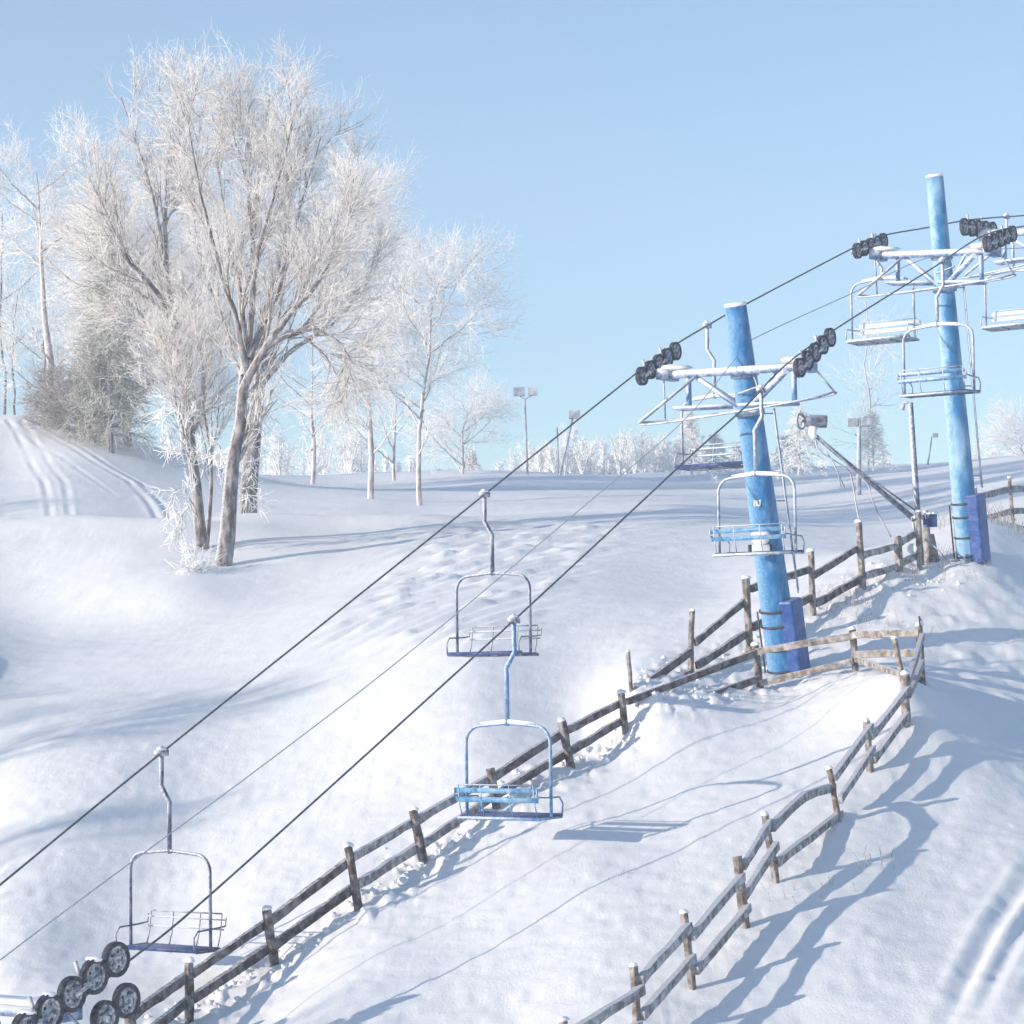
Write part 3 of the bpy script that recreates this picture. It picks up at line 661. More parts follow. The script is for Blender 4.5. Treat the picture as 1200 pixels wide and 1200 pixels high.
r4 = [(1140, 584, 1183, 573, 73, 75), (1183, 573, 1224, 572, 75, 77), (1146, 610, 1184, 599, 73, 75), (1184, 599, 1226, 598, 75, 77), (1150, 613, 1226, 624, 72.6, 74)]
fence('weathered grey fence beyond the farther tower at the right edge', F4, r4, M['greypost'], GR, .08, th=.10)

# ------------------------------------------------------------------ snow gun, its mast, stump and cables
YG = 66.0
def tubes_thing(name, label, cat, pts, r, m, group=None): return mk(name, pts, r, m, label, cat, group)
mb_ = P(1079, 672, YG)
mast = empty('lamp_mast', mb_, 'slim dark steel mast with a tiny lamp on top, beside the snow gun', 'mast')
MB().tube([P(1080, 676, YG), P(1075, 600, YG), P(1067, 472, YG)], [.10, .085, .065], 10).build('pole', M['dtube'], mast)
lh = MB(); q = P(1065, 472, YG); lh.tube([q, q - V * .15 + Z * .02], .025, 6); lh.tube([q - V * .12, q - V * .2 - Z * .16], [.03, .07], 8); lh.build('lamp', M['fargrey'], mast)
q = P(1070, 607, YG - .2)
gun = empty('snow_gun', q, 'snow gun with dark barrel on the end of a long slanting boom, hoses dangling', 'snow gun')
bm = MB(); e = P(955, 510, YG - 1.2); bm.tube([P(1072, 609, YG - .2), e], [.075, .05], 8); bm.tube([P(1000, 549, YG - 1) + Z * .05, P(1075, 604, YG - .2) + Z * .10], .025, 6)
bm.build('boom', M['gun'], gun)
bk = MB(); bk.tube([P(1068, 607, YG - .35), P(1082, 606, YG - .35)], .06, 8); bk.tube([P(1070, 612, YG - .35), P(1072, 622, YG - .35), P(1079, 626, YG - .35)], .035, 6); bk.build('boom_bracket', M['tube'], gun)
br = MB(); d = (P(968, 493, YG - 1.2) - P(944, 492, YG - 1.2)).normalized(); c0 = P(944, 493, YG - 1.2)
br.disc_ring(c0, d, [(.12, 0), (.15, .03), (.165, .12), (.165, .52), (.15, .54), (.02, .54)], 18, 0, False); br.build('barrel', M['gun'], gun)
rg_ = MB(); d2 = (d - U * .6 + Z * .1).normalized(); rc = P(937, 494, YG - 1.2)
rg_.disc_ring(rc, d2, [(.17, 0), (.22, 0), (.22, .06), (.17, .06)], 18, 0); rg_.tube([rc, c0], .04, 6); rg_.build('nozzle_ring', M['fargrey'], gun)
nk = MB(); nk.tube([P(953, 500, YG - 1.2), P(952, 507, YG - 1.2), P(955, 514, YG - 1.2)], [.12, .11, .07], 9); nk.build('swivel', M['snowcap'], gun)
hs = MB()
hs.tube(catmull([P(955, 513, YG - 1.2), P(960, 528, YG - 1.3), P(978, 540, YG - 1.3), P(994, 551, YG - 1.3), P(999, 565, YG - 1.3), P(1003, 590, YG - 1.4), P(1008, 615, YG - 1.6)], 5), .022, 6)
hs.tube(catmull([P(958, 510, YG - 1.2), P(975, 527, YG - 1.2), P(997, 548, YG - 1.2), P(1016, 566, YG - 1.2), P(1022, 585, YG - 1.2), P(1030, 604, YG - 1.0), P(1044, 629, YG - .8)], 5), .020, 6)
hs.build('hose', M['fargrey'], gun)
gy = MB(); gy.tube([P(968, 528, YG - 1.2), P(978, 545, YG - 1.2), P(990, 572, YG - 1.2)], .018, 5); gy.tube([P(972, 534, YG - 1.2), P(982, 555, YG - 1.2), P(986, 572, YG - 1.2)], .012, 5); gy.build('stay', M['fargrey'], gun)
# boxed post and leaning timber
q = P(1092, 668, 66.4)
tp = empty('timber_post', q, 'thick pale timber post leaning together beside the mast, snow round its foot', 'post')
MB().tube([P(1088, 672, 66.4), P(1087, 640, 66.4), P(1084, 598, 66.4)], [.15, .11, .075], 9).build('post', M['tanrail'], tp)
MB().tube([P(1098, 668, 66.3), P(1091, 626, 66.3)], [.12, .08], 9).build('prop', M['greypost'], tp)
sb = empty('switch_box', P(1089, 611, 66.0), 'small royal blue switch box fixed to the timber post', 'box')
MB().box(P(1090, 610, 66.0), V, U, Z, .15, .12, .17).build('box', M['pad'], sb, smooth=False, bevel=.02)
MB().box(P(1090, 602, 66.0), V, U, Z, .17, .14, .02).build('lid', M['snowcap'], sb, smooth=False)
MB().box(P(1088, 612, 65.86), V, U, Z, .06, .02, .10).build('door', M['navy'], sb, smooth=False)
mk('power_cable', catmull([P(1084, 632, 65.8), P(1100, 645, 65.6), P(1112, 658, 65.5), P(1126, 660, 65.4)], 5), .02, M['thin'], 'pale hose sagging from the timber post to the foot of the farther tower', 'hose')
lt = MB(); lt.disc_ring(P(1069, 643, 65.4), -U, [(.02, -.08), (.11, -.06), (.14, 0), (.12, .02), (.02, .03)], 14, 0, False)
o = lt.build('hose_coil', M['white']); tag(o, 'round pale reel hung on the fence rail beside the mast foot', 'reel')
# gate latch rod on the corner post
o = MB().tube([P(1078, 734, 54.4), P(1077, 722, 54.4), P(1080, 728, 54.4)], .015, 5).build('wire_hook', M['black']); tag(o, 'short bent wire standing on the corner post of the fence', 'wire')

# ------------------------------------------------------------------ light poles far off
def light_pole(label, top, base, Y, heads, r=.09, group='floodlight poles on the far hill'):
    b = P(*base, Y); root = empty('light_pole', b, label, 'light pole', group)
    MB().tube([b - Z * .3, P(*top, Y)], [r * 1.2, r * .8], 8).build('pole', M['fargrey'], root)
    if len(heads) > 1: MB().tube([P(heads[0][0], heads[0][1] + 4, Y), P(*top, Y), P(heads[-1][0], heads[-1][1] + 4, Y)], r * .5, 6).build('bracket', M['fargrey'], root)
    for hx, hy, s in heads:
        MB().box(P(hx, hy, Y), Vector((1, 0, 0)), Vector((0, 1, 0)), Z, s, s * .5, s * .75).build('floodlight', M['fargrey'], root, smooth=False, bevel=.03)
    return root
light_pole('tall far light pole with two square floodlights, standing clear against the sky', (615, 468), (618, 556), 185, [(608, 459, .42), (624, 459, .36)])
light_pole('leaning far light pole with one lamp beside a thin bare pole', (671, 490), (655, 556), 186, [(673, 486, .40)], r=.10)
light_pole('thick nearer light pole with two lamps, behind the boom of the snow gun', (1007, 490), (1006, 574), 128, [(999, 495, .27), (1015, 495, .27)], r=.12)
o = MB().tube([P(654, 558, 187), P(653, 501, 187)], .07, 6).build('bare_pole', M['fargrey']); tag(o, 'thin bare pole standing straight beside the leaning light pole', 'pole')
light_pole('small bent light pole on the right skyline', (1092, 512), (1086, 546), 168, [(1096, 510, .18)], r=.06)

# ------------------------------------------------------------------ trees
def norm(a): return a / np.maximum(np.linalg.norm(a, axis=-1, keepdims=True), 1e-9)
def resample(pts, K):
    pts = np.array([tuple(p) for p in pts]); d = np.concatenate([[0], np.cumsum(np.linalg.norm(np.diff(pts, axis=0), axis=1))]); t = np.linspace(0, d[-1], K)
    return np.stack([np.interp(t, d, pts[:, i]) for i in range(3)], -1)
def tubes(P_, R_, s):
    Nn, K, _ = P_.shape; t = norm(np.gradient(P_, axis=1)); main = norm(P_[:, -1] - P_[:, 0])
    ref = np.where(np.abs(main[:, 2:3]) > .85, np.array([[1., .1, 0]]), np.array([[0, 0.05, 1.]]))[:, None]
    a = norm(np.cross(t, ref)); b = np.cross(t, a)
    th = 2 * np.pi * np.arange(s) / s
    v = P_[:, :, None] + R_[:, :, None, None] * (np.cos(th)[None, None, :, None] * a[:, :, None] + np.sin(th)[None, None, :, None] * b[:, :, None])
    idx = np.arange(Nn * K * s).reshape(Nn, K, s); i2 = np.roll(idx, -1, 2)
    q = np.stack([idx[:, :-1], i2[:, :-1], i2[:, 1:], idx[:, 1:]], -1).reshape(-1, 4)
    return v.reshape(-1, 3), q
def kids(P_, R_, n, tr, ln, ang, up, K, rg, wander=.12, rf=.55, rmin=.006, tip=.35, taper=.55):
    Nn, Kp, _ = P_.shape; pi = np.repeat(np.arange(Nn), n); m = len(pi)
    t = tr[0] + (tr[1] - tr[0]) * rg.random(m); f = t * (Kp - 1); i0 = np.minimum(f.astype(int), Kp - 2); fr = (f - i0)[:, None]
    p = P_[pi, i0] * (1 - fr) + P_[pi, i0 + 1] * fr; r = R_[pi, i0] * (1 - fr[:, 0]) + R_[pi, i0 + 1] * fr[:, 0]
    tan = norm(P_[pi, i0 + 1] - P_[pi, i0]); rv = rg.normal(size=(m, 3)); perp = norm(rv - (rv * tan).sum(1, keepdims=True) * tan)
    an = np.radians(ang[0] + (ang[1] - ang[0]) * rg.random(m))[:, None]; d = np.cos(an) * tan + np.sin(an) * perp
    L = (ln[0] + (ln[1] - ln[0]) * rg.random(m)) * (1 - taper * t); out = np.empty((m, K, 3)); out[:, 0] = p; cur = d
    for k in range(1, K):
        cur = norm(cur + np.array([0, 0, up]) + wander * rg.normal(size=(m, 3))); out[:, k] = out[:, k - 1] + cur * (L / (K - 1))[:, None]
    r0 = np.maximum(np.minimum(r * rf, r), rmin); R = r0[:, None] * np.linspace(1, tip, K)[None]; R = np.maximum(R, rmin * .6)
    return out, R
def merge(lst):
    vs, qs, b = [], [], 0
    for v, q in lst: vs.append(v); qs.append(q + b); b += len(v)
    return np.concatenate(vs), np.concatenate(qs)
def tree(name, label, base, limbs, spec, mt='bark', mtw='twig', seed=1, group=None, cat='tree', rooted=True, loc=None, mbr='branch', scale_n=1.0):
    """limbs: list of (world points, r0, r1); spec: branch levels"""
    rg = np.random.default_rng(seed); o = empty(name, base, label, cat, group); off = np.array(tuple(base))
    K0 = 14; Ps = np.stack([resample(l[0], K0) for l in limbs]); Rs = np.stack([(l[2] + (l[1] - l[2]) * np.linspace(1, 0, K0) ** 1.35) for l in limbs])
    Ps[:, 1:-1] += rg.normal(size=Ps[:, 1:-1].shape) * .022
    v, q = tubes(Ps, Rs, 10); np_mesh('trunk', v - off, q, M[mt], o)
    mids, fine = [], []; P_, R_ = Ps, Rs
    for i, s in enumerate(spec):
        s = dict(s); sides = s.pop('sides', 3); keep = s.pop('fine', False); s['n'] = max(1, int(round(s['n'] * scale_n)))
        P_, R_ = kids(P_, R_, rg=rg, **s)
        (fine if keep else mids).append(tubes(P_, R_, sides))
    if mids: v, q = merge(mids); np_mesh('branches', v - off, q, M[mbr], o)
    if fine: v, q = merge(fine); np_mesh('twigs', v - off, q, M[mtw], o)
    return o
def limb(rows, Y, dy, r0, r1):
    n_ = len(rows); return ([P(x, y, Y + dy * (i / (n_ - 1)) ** 1.2) for i, (x, y) in enumerate(rows)], r0, r1)
SPEC = [dict(n=13, tr=(.20, .98), ln=(2.2, 4.3), ang=(13, 34), up=.11, K=6, sides=5, rf=.42, rmin=.022, taper=.66),
        dict(n=7, tr=(.12, 1.0), ln=(1.2, 2.6), ang=(16, 45), up=.06, K=5, sides=4, rf=.5, rmin=.013, wander=.12, taper=.45),
        dict(n=5, tr=(.1, 1.0), ln=(.6, 1.5), ang=(18, 50), up=.03, K=4, sides=3, rf=.6, rmin=.009, wander=.16, fine=True, taper=.3),
        dict(n=3, tr=(.1, 1.0), ln=(.25, .8), ang=(18, 55), up=.0, K=3, sides=3, rf=.9, rmin=.007, wander=.2, fine=True, taper=.2)]
Y = 90
M1 = [limb([(261, 668), (266, 620), (271, 570), (277, 515), (283, 465), (288, 430), (293, 380), (297, 300), (302, 220), (310, 155), (316, 112)], Y, 1.5, .33, .03),
      limb([(284, 458), (298, 432), (318, 396), (345, 362), (372, 336), (398, 285), (415, 245)], Y, -2.5, .17, .02),
      limb([(287, 440), (286, 390), (279, 330), (269, 280), (259, 225), (252, 160)], Y, 3, .16, .02),
      limb([(292, 420), (312, 370), (330, 335), (342, 280), (358, 220), (376, 160)], Y, 2, .14, .02),
      limb([(288, 430), (276, 370), (257, 312), (240, 250), (226, 185), (219, 135)], Y, -2, .13, .02),
      limb([(291, 400), (296, 330), (312, 260), (335, 180), (345, 130)], Y, -3, .12, .02),
      limb([(300, 415), (335, 395), (370, 385), (400, 402), (415, 430)], Y, -1, .10, .015),
      limb([(296, 300), (290, 220), (275, 165), (272, 125)], Y, 0, .10, .015)]
tree('deciduous_tree', 'tallest rimed tree, thick grey trunk forking low at the front of the clump', P(262, 662, 90), M1, SPEC, seed=3)
Y = 93
M2 = [limb([(238, 655), (233, 600), (226, 540), (219, 470), (210, 410), (201, 360), (193, 300), (182, 240), (168, 185), (152, 145), (142, 115)], Y, 1, .25, .02),
      limb([(204, 372), (180, 335), (150, 305), (130, 262), (112, 222)], Y, -2, .12, .02),
      limb([(207, 380), (175, 350), (138, 328), (104, 300)], Y, 2, .09, .015),
      limb([(194, 310), (193, 250), (196, 190), (199, 150), (206, 130)], Y, 2, .11, .02),
      limb([(214, 440), (180, 400), (160, 360), (146, 310)], Y, 3, .07, .015),
      limb([(240, 655), (247, 600), (248, 540), (240, 480), (236, 420), (228, 370)], Y, -.8, .10, .02),
      limb([(232, 590), (220, 520), (205, 470), (200, 420)], Y, -1, .07, .02)]
tree('deciduous_tree', 'slender leaning rimed tree left of the thickest trunk, leaning out to the left', P(238, 647, 93), M2, SPEC, seed=5)
Y = 104
M3 = [limb([(290, 612), (293, 560), (299, 500), (303, 440), (312, 370), (330, 290), (345, 200), (352, 130)], Y, 0, .42, .03),
      limb([(303, 440), (330, 380), (365, 320), (400, 250), (425, 190)], Y, 2, .18, .02),
      limb([(302, 450), (262, 380), (235, 310), (225, 240)], Y, 2, .14, .02),
      limb([(302, 455), (340, 410), (385, 385), (420, 350), (444, 305)], Y, 3, .14, .02),
      limb([(304, 430), (350, 350), (385, 280), (422, 228)], Y, -2, .13, .02),
      limb([(308, 400), (345, 385), (385, 420), (408, 465)], Y, -2, .08, .015)]
tree('deciduous_tree', 'rimed tree with the darkest trunk, standing behind the thick forked trunk', P(290, 610, 104), M3, SPEC, mt='darkbark', seed=8)
SP2 = [dict(n=12, tr=(.12, .98), ln=(2.2, 4.0), ang=(25, 58), up=.05, K=6, sides=4, rf=.45, rmin=.02, taper=.6),
       dict(n=8, tr=(.15, 1.0), ln=(1.2, 2.4), ang=(22, 52), up=.03, K=5, sides=3, rf=.6, rmin=.013, wander=.18, fine=True, taper=.4),
       dict(n=9, tr=(.1, 1.0), ln=(.5, 1.4), ang=(20, 60), up=.0, K=4, sides=3, rf=.8, rmin=.009, wander=.22, fine=True, taper=.3)]
def crown_limbs(bx, by, tx, ty, Y, spread, n_, r0, seed, fork=.35, updir=.65):
    rg = np.random.default_rng(seed); base, top = P(bx, by, Y), P(tx, ty, Y); H = (top - base); L = [([base - Z * .3] + [base + H * k + Vector((rg.normal() * .12, rg.normal() * .12, 0)) for k in (.2, .4, .6, .8, 1)], r0, .03)]
    for i in range(n_):
        k = fork + (1 - fork) * .75 * (i / max(n_ - 1, 1)); a = rg.random() * 6.28 if n_ > 4 else i * 2.1; w = spread * (1 - .55 * (k - fork)) * (.7 + .5 * rg.random())
        s = base + H * k; d = Vector((math.cos(a), math.sin(a), 0)); e1 = s + d * w * .5 + Z * w * updir * .55; e2 = s + d * w + Z * w * updir * 1.3
        L.append(([s, e1, e2], r0 * .42 * (1.25 - k), .02))
    return L
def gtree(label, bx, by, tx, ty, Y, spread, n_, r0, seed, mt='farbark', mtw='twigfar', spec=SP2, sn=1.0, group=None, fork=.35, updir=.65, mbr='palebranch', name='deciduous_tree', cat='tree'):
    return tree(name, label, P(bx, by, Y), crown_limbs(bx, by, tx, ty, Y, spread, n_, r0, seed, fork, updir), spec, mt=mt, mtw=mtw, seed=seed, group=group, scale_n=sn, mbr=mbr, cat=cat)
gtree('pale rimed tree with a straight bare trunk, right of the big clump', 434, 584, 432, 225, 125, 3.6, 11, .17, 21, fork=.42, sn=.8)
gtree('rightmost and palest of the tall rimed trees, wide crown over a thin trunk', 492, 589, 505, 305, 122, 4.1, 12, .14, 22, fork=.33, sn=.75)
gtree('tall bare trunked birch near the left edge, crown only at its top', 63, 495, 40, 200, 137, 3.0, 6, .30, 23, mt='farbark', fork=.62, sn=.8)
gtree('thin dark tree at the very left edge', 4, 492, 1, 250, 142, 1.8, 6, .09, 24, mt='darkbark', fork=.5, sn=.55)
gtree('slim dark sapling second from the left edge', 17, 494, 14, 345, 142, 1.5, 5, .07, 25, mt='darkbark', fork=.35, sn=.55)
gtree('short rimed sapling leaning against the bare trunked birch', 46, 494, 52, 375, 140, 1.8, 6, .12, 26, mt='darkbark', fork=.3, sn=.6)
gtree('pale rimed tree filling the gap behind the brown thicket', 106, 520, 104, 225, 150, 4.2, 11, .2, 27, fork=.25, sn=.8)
gtree('rimed tree with a short dark trunk right of the brown thicket', 151, 530, 149, 240, 136, 4.6, 11, .26, 28, mt='darkbark', fork=.22, mtw='twig')
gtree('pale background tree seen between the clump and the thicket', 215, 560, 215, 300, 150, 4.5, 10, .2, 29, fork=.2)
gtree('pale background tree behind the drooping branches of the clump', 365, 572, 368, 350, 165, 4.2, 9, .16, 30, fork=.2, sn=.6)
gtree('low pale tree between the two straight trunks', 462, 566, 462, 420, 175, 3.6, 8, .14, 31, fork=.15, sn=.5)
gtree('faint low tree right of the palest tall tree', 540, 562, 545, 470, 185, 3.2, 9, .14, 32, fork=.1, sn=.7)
BUSH = [dict(n=10, tr=(.05, .98), ln=(1.4, 2.6), ang=(25, 70), up=.02, K=5, sides=3, rf=.5, rmin=.02, taper=.5),
        dict(n=9, tr=(.1, 1.0), ln=(.6, 1.4), ang=(25, 70), up=.0, K=4, sides=3, rf=.7, rmin=.016, wander=.2, fine=True, taper=.3),
        dict(n=6, tr=(.1, 1.0), ln=(.3, .8), ang=(25, 75), up=.0, K=3, sides=3, rf=.9, rmin=.014, wander=.25, fine=True, taper=.3)]
gtree('brown grey thicket massed at the edge of the mound', 112, 523, 112, 450, 134, 3.2, 12, .07, 41, mt='darkbark', mtw='brush', spec=BUSH, fork=.03, name='thicket', cat='bush', mbr='brush')
gtree('small brown thicket crowding the foot of the birch', 82, 512, 80, 460, 136, 1.8, 8, .06, 46, mt='darkbark', mtw='brush', spec=BUSH, fork=.03, name='thicket', cat='bush', mbr='brush')
def conifer(label, bx, by, tx, ty, Y, w, seed, mtw='twigfar', group=None, sn=1.0, n_=34, mt='farbark', mbr='twigfar'):
    rg = np.random.default_rng(seed); base, top = P(bx, by, Y), P(tx, ty, Y); H = top - base; L = [([base - Z * .2, base + H * .5, top], H.z * .018, .02)]
    for i in range(n_):
        k = .08 + .88 * i / n_; a = i * 2.399; ww = w * (1 - k) ** .8 * (.8 + .4 * rg.random()); s = base + H * k; d = Vector((math.cos(a), math.sin(a), 0))
        L.append(([s, s + d * ww * .5 + Z * ww * .02, s + d * ww - Z * ww * .22], .03, .012))
    sc_ = H.z / 8
    SPC = [dict(n=9, tr=(.1, 1.0), ln=(.9 * sc_, 1.5 * sc_), ang=(30, 65), up=-.05, K=4, sides=3, rf=.7, rmin=.02, taper=.5, fine=True),
           dict(n=6, tr=(.1, 1.0), ln=(.3 * sc_, .8 * sc_), ang=(30, 75), up=-.04, K=3, sides=3, rf=.8, rmin=.018, taper=.3, fine=True)]
    return tree('conifer_tree', label, base, L, SPC, mt=mt, mtw=mtw, seed=seed, group=group, scale_n=sn, mbr=mbr)
conifer('olive green frosted evergreen standing behind the brown thicket', 130, 528, 126, 300, 131, 2.3, 51, mtw='olive', n_=60, mt='darkbark')
conifer('narrow white conifer on the far field, its top behind the tower guard rail', 811, 557, 806, 482, 150, 1.5, 52)
conifer('round white conifer behind the nearer tower, left side', 838, 556, 838, 508, 170, 2.1, 53)
conifer('low white conifer just left of the nearer tower trunk', 862, 555, 862, 522, 180, 1.8, 57)
conifer('white conifer on the skyline directly below the snow gun barrel', 936, 553, 938, 478, 150, 2.0, 54)
conifer('white conifer right of the nozzle, lower than its neighbour', 920, 554, 921, 508, 160, 1.6, 55)
conifer('bushy white conifer on the skyline right of the thick light pole', 1024, 548, 1020, 478, 160, 1.4, 56)
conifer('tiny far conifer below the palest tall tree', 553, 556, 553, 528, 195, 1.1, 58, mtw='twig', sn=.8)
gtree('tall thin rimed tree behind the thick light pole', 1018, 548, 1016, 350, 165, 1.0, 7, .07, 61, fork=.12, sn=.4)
gtree('rimed tree on the skyline left of the snow gun', 915, 556, 960, 400, 230, 0.4, 2, .02, 62, fork=.5, sn=.2) if False else None
gtree('pale low tree at the right edge of the skyline', 1199, 541, 1199, 500, 180, 1.4, 7, .06, 63, fork=.08, sn=.6)

# far wood: reads as one mass
def far_wood(label, spans, seed, mtw='twigfar'):
    rg = np.random.default_rng(seed); allm = []; base = None
    for (x0, x1, ytop, Y, cnt) in spans:
        for i in range(cnt):
            px = x0 + (x1 - x0) * rg.random(); yy = Y * (1 + .06 * rg.normal()); hp = (555 - ytop) * (.55 + .5 * rg.random())
            b = P(px, 556, yy); b.z = hz(b.x, b.y) - .2; H = hp / F * yy + .6
            if base is None: base = b
            L = crown_limbs(0, 0, 0, 0, 1, 0, 0, .1, 1) if False else None
            n_ = 7; Ps = []
            for k in range(n_):
                a = rg.random() * 6.28; s = b + Z * H * .1 * k / n_; w = H * .32 * rg.random()
                Ps.append(resample([s, s + Vector((math.cos(a), math.sin(a), 0)) * w * .6 + Z * H * .5, s + Vector((math.cos(a), math.sin(a), 0)) * w + Z * H * (.75 + .25 * rg.random())], 6))
            Ps = np.stack(Ps); Rs = np.repeat(np.linspace(.06, .02, 6)[None], n_, 0)
            allm.append(tubes(Ps, Rs, 3))
            P1, R1 = kids(Ps, Rs, 9, (.1, 1), (H * .14, H * .3), (20, 60), .03, 4, rg, rmin=.022, taper=.4); allm.append(tubes(P1, R1, 3))
            P1, R1 = kids(P1, R1, 5, (.1, 1), (H * .06, H * .16), (20, 70), .0, 3, rg, rmin=.022, taper=.4); allm.append(tubes(P1, R1, 3))
    v, q = merge(allm); off = np.array(tuple(base))
    o = np_mesh('far_wood', v - off, q, M[mtw], None, base); return tag(o, label, 'wood', kind='stuff')
far_wood('pale frosted wood along the skyline between the light poles', [(585, 650, 515, 215, 16), (660, 780, 502, 215, 46), (640, 700, 520, 215, 14), (745, 800, 512, 205, 16)], 71, 'twigfar')
far_wood('low frosted brush on the skyline behind the left trees', [(300, 430, 490, 220, 26), (430, 600, 535, 225, 30), (180, 300, 520, 200, 18)], 72)
far_wood('faint frosted treeline at the right edge of the skyline', [(1140, 1230, 512, 230, 26), (1030, 1100, 534, 225, 10), (850, 990, 542, 225, 20)], 73)

# rimed shrub growing over the roots of the clump
SH = [dict(n=9, tr=(.1, .98), ln=(.7, 1.5), ang=(20, 60), up=-.12, K=5, sides=3, rf=.6, rmin=.02, taper=.4, fine=True),
      dict(n=9, tr=(.1, 1.0), ln=(.3, .8), ang=(20, 65), up=-.08, K=4, sides=3, rf=.8, rmin=.017, wander=.2, taper=.3, fine=True)]
def shrub(label, base, limbs, seed): return tree('rimed_shrub', label, base, limbs, SH, mt='farbark', mtw='twigfar', seed=seed, cat='shrub', mbr='twigfar')
shrub('white rimed shrub drooping from the leaning trunk on its left side', P(222, 600, 91), [limb([(230, 560), (214, 520), (200, 500), (190, 520)], 91.5, -.5, .04, .015), limb([(230, 600), (215, 570), (204, 575), (196, 600)], 91.5, -.7, .04, .015),
      limb([(233, 610), (222, 590), (214, 600), (212, 625)], 91.5, .7, .04, .015), limb([(226, 530), (212, 485), (200, 470), (188, 482)], 91.5, .5, .04, .015), limb([(236, 560), (246, 520), (256, 520), (262, 545)], 91.5, -.5, .04, .015)], 81)
shrub('white rimed shrub hanging between the thick trunk and the dark trunk', P(280, 600, 95), [limb([(270, 560), (280, 520), (290, 520), (298, 545)], 93, .5, .04, .015), limb([(268, 600), (280, 570), (290, 575), (296, 600)], 93, -.5, .04, .015),
      limb([(272, 520), (285, 480), (298, 480), (305, 500)], 93, .5, .04, .015)], 82)
shrub('low white rimed clump at the foot of the leaning tree', P(228, 668, 88), [limb([(226, 690), (224, 675), (216, 662)], 88, -.4, .03, .015), limb([(232, 690), (236, 668), (230, 655)], 88, .4, .03, .015), limb([(222, 692), (228, 672), (240, 662)], 88, 0, .03, .015)], 83)

# trees beyond the left edge: their long shadows cross the slope
OFF = [dict(n=10, tr=(.15, .98), ln=(2.6, 5.0), ang=(25, 55), up=.06, K=5, sides=3, rf=.5, rmin=.03, taper=.6), dict(n=9, tr=(.15, 1.0), ln=(1.0, 2.2), ang=(25, 60), up=.02, K=4, sides=3, rf=.6, rmin=.025, fine=True, taper=.4)]
rg = np.random.default_rng(5)
for i, (x, y, h) in enumerate([(-42, 42, 19), (-56, 36, 22), (-50, 55, 16), (-60, 66, 15), (-46, 49, 17), (-62, 46, 21), (-40, 33, 17), (-38, 20, 17), (-62, 84, 13), (-54, 90, 12), (-48, 94, 11), (-60, 98, 12), (-68, 92, 14)]):
    b = Vector((x, y, hz(x, y) - .1)); L = [([b, b + Z * h * .5 + Vector((.2, 0, 0)), b + Z * h], .2, .03)]
    for k in range(9):
        a = rg.random() * 6.28; s = b + Z * h * (.3 + .06 * k); w = 2.6; d = Vector((math.cos(a), math.sin(a), 0)); L.append(([s, s + d * w * .5 + Z * w * .5, s + d * w + Z * w * 1.1], .08, .02))
    tree('deciduous_tree', 'rimed tree standing beyond the left edge of the photo', b, L, OFF, seed=100 + i, group='trees beyond the left edge of the photo')

# ------------------------------------------------------------------ dry grass poking through the snow
def grass(label, spots, seed):
    rg = np.random.default_rng(seed); Ps = []; b0 = None
    for (px, py, Y, r, n_, h) in spots:
        c = P(px, py, Y)
        for k in range(n_):
            x, y = c.x + rg.normal() * r, c.y + rg.normal() * r; z = hz(x, y); b = Vector((x, y, z - .03))
            if b0 is None: b0 = b
            hh = h * (.4 + .8 * rg.random()); a = rg.random() * 6.28; d = Vector((math.cos(a), math.sin(a), 0)) * hh * .45
            Ps.append(resample([b, b + d * .35 + Z * hh * .6, b + d + Z * hh * (.85 + .2 * rg.random())], 4))
    Ps = np.stack(Ps); Rs = np.repeat(np.linspace(.009, .004, 4)[None], len(Ps), 0); v, q = tubes(Ps, Rs, 3); off = np.array(tuple(b0))
    return tag(np_mesh('dry_grass', v - off, q, M['straw'], None, b0), label, 'grass', kind='stuff')
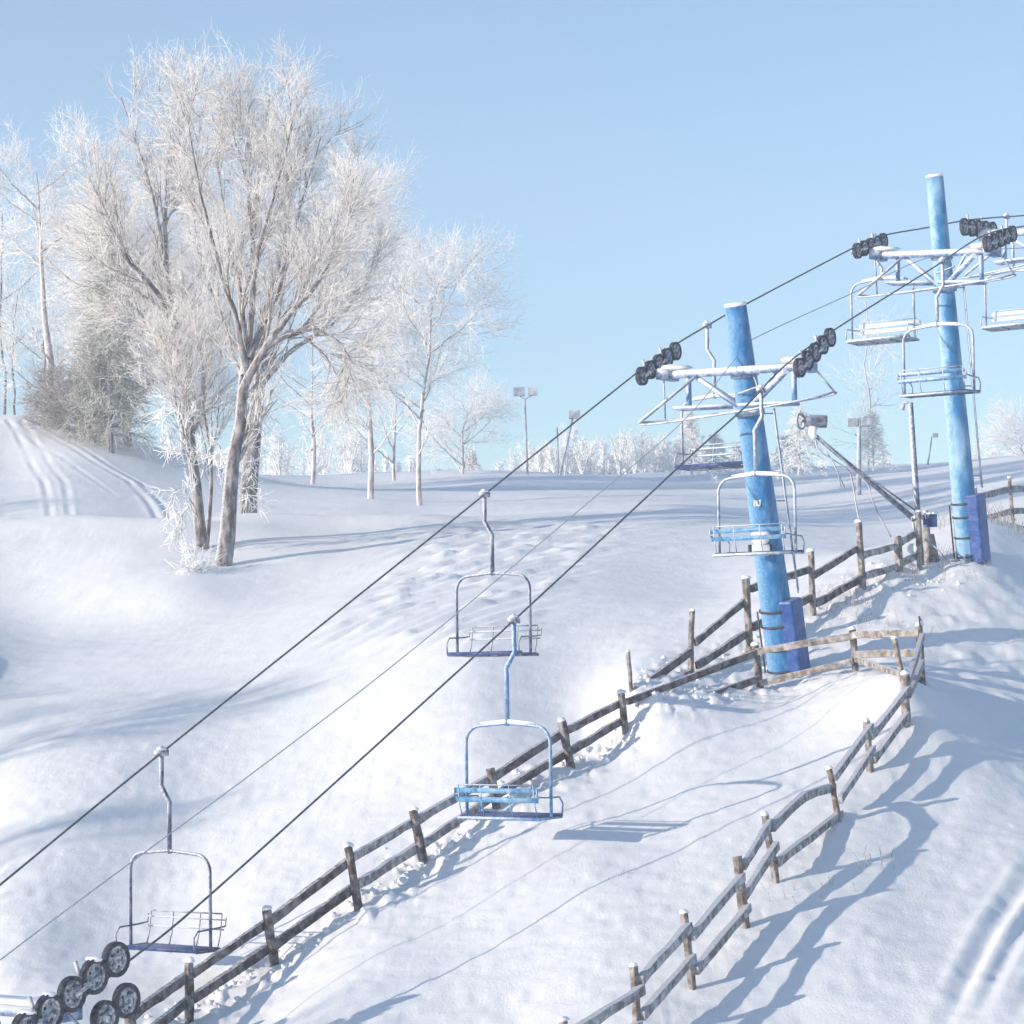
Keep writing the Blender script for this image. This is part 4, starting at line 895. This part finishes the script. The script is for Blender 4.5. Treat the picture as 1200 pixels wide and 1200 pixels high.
grass('dry straw stalks poking out of the snow round the fences and towers', [(1160, 610, 72, .9, 160, .55), (1120, 660, 66, .5, 40, .3), (975, 690, 63, .5, 26, .5), (1060, 680, 64.5, .7, 50, .3), (945, 1010, 41.5, .4, 10, .16),
      (1035, 950, 43, .3, 10, .3), (1025, 715, 61, .8, 40, .25), (730, 1015, 43.5, .1, 6, .15), (1100, 665, 66, .8, 60, .3), (900, 990, 42, .2, 5, .14)], 91)

# ------------------------------------------------------------------ loose clods of snow along the fence line
def clods(label, line, n_, spread, side, seed, smin=.04, smax=.13):
    r = random.Random(seed); mb = MB(); b0 = None; xs = []; 
    for i in range(n_):
        k = r.random() * (len(line) - 1); j = int(k); f = k - j; a, b = Vector((*line[j], 0)), Vector((*line[j + 1], 0)); p = a + (b - a) * f; t = (b - a).normalized(); nn = Vector((-t.y, t.x, 0)) * side
        p = p + nn * r.gauss(.15, spread); xs.append((p.x, p.y))
    zs = height(np.array([x for x, _ in xs]), np.array([y for _, y in xs]))
    for i, ((x, y), z) in enumerate(zip(xs, zs)):
        s = r.uniform(smin, smax) * r.uniform(.5, 1); mb.lump((x, y, z + s * .35), s * r.uniform(.8, 1.3), s, s * .8, i, 6)
    o = mb.build('snow_clods', M['snowcap']); return tag(o, label, 'snow', kind='stuff')
clods('loose clods of snow ploughed up along the long dark fence', F1L[1:9], 260, .38, 1, 3, .02, .11)
clods('snow crumbs lying round the fence behind the nearer tower', F2L, 110, .6, -1, 4, .02, .08)

# ------------------------------------------------------------------ frosty air
hb = MB(); hb.box((0, 150, 25), Vector((1, 0, 0)), Vector((0, 1, 0)), Z, 330, 300, 55)
haze = hb.build('haze', [], smooth=False); m = bpy.data.materials.new('frosty_air'); m.use_nodes = True; t = m.node_tree; t.nodes.clear()
ou = t.nodes.new("ShaderNodeOutputMaterial"); pv = t.nodes.new("ShaderNodeVolumePrincipled"); pv.inputs["Color"].default_value = (.86, .93, 1, 1); pv.inputs["Density"].default_value = 0.0014
pv.inputs["Anisotropy"].default_value = 0.2
t.links.new(pv.outputs[0], ou.inputs["Volume"]); haze.data.materials.append(m); tag(haze, kind='stuff', label='thin frosty haze paling the far hill and trees')
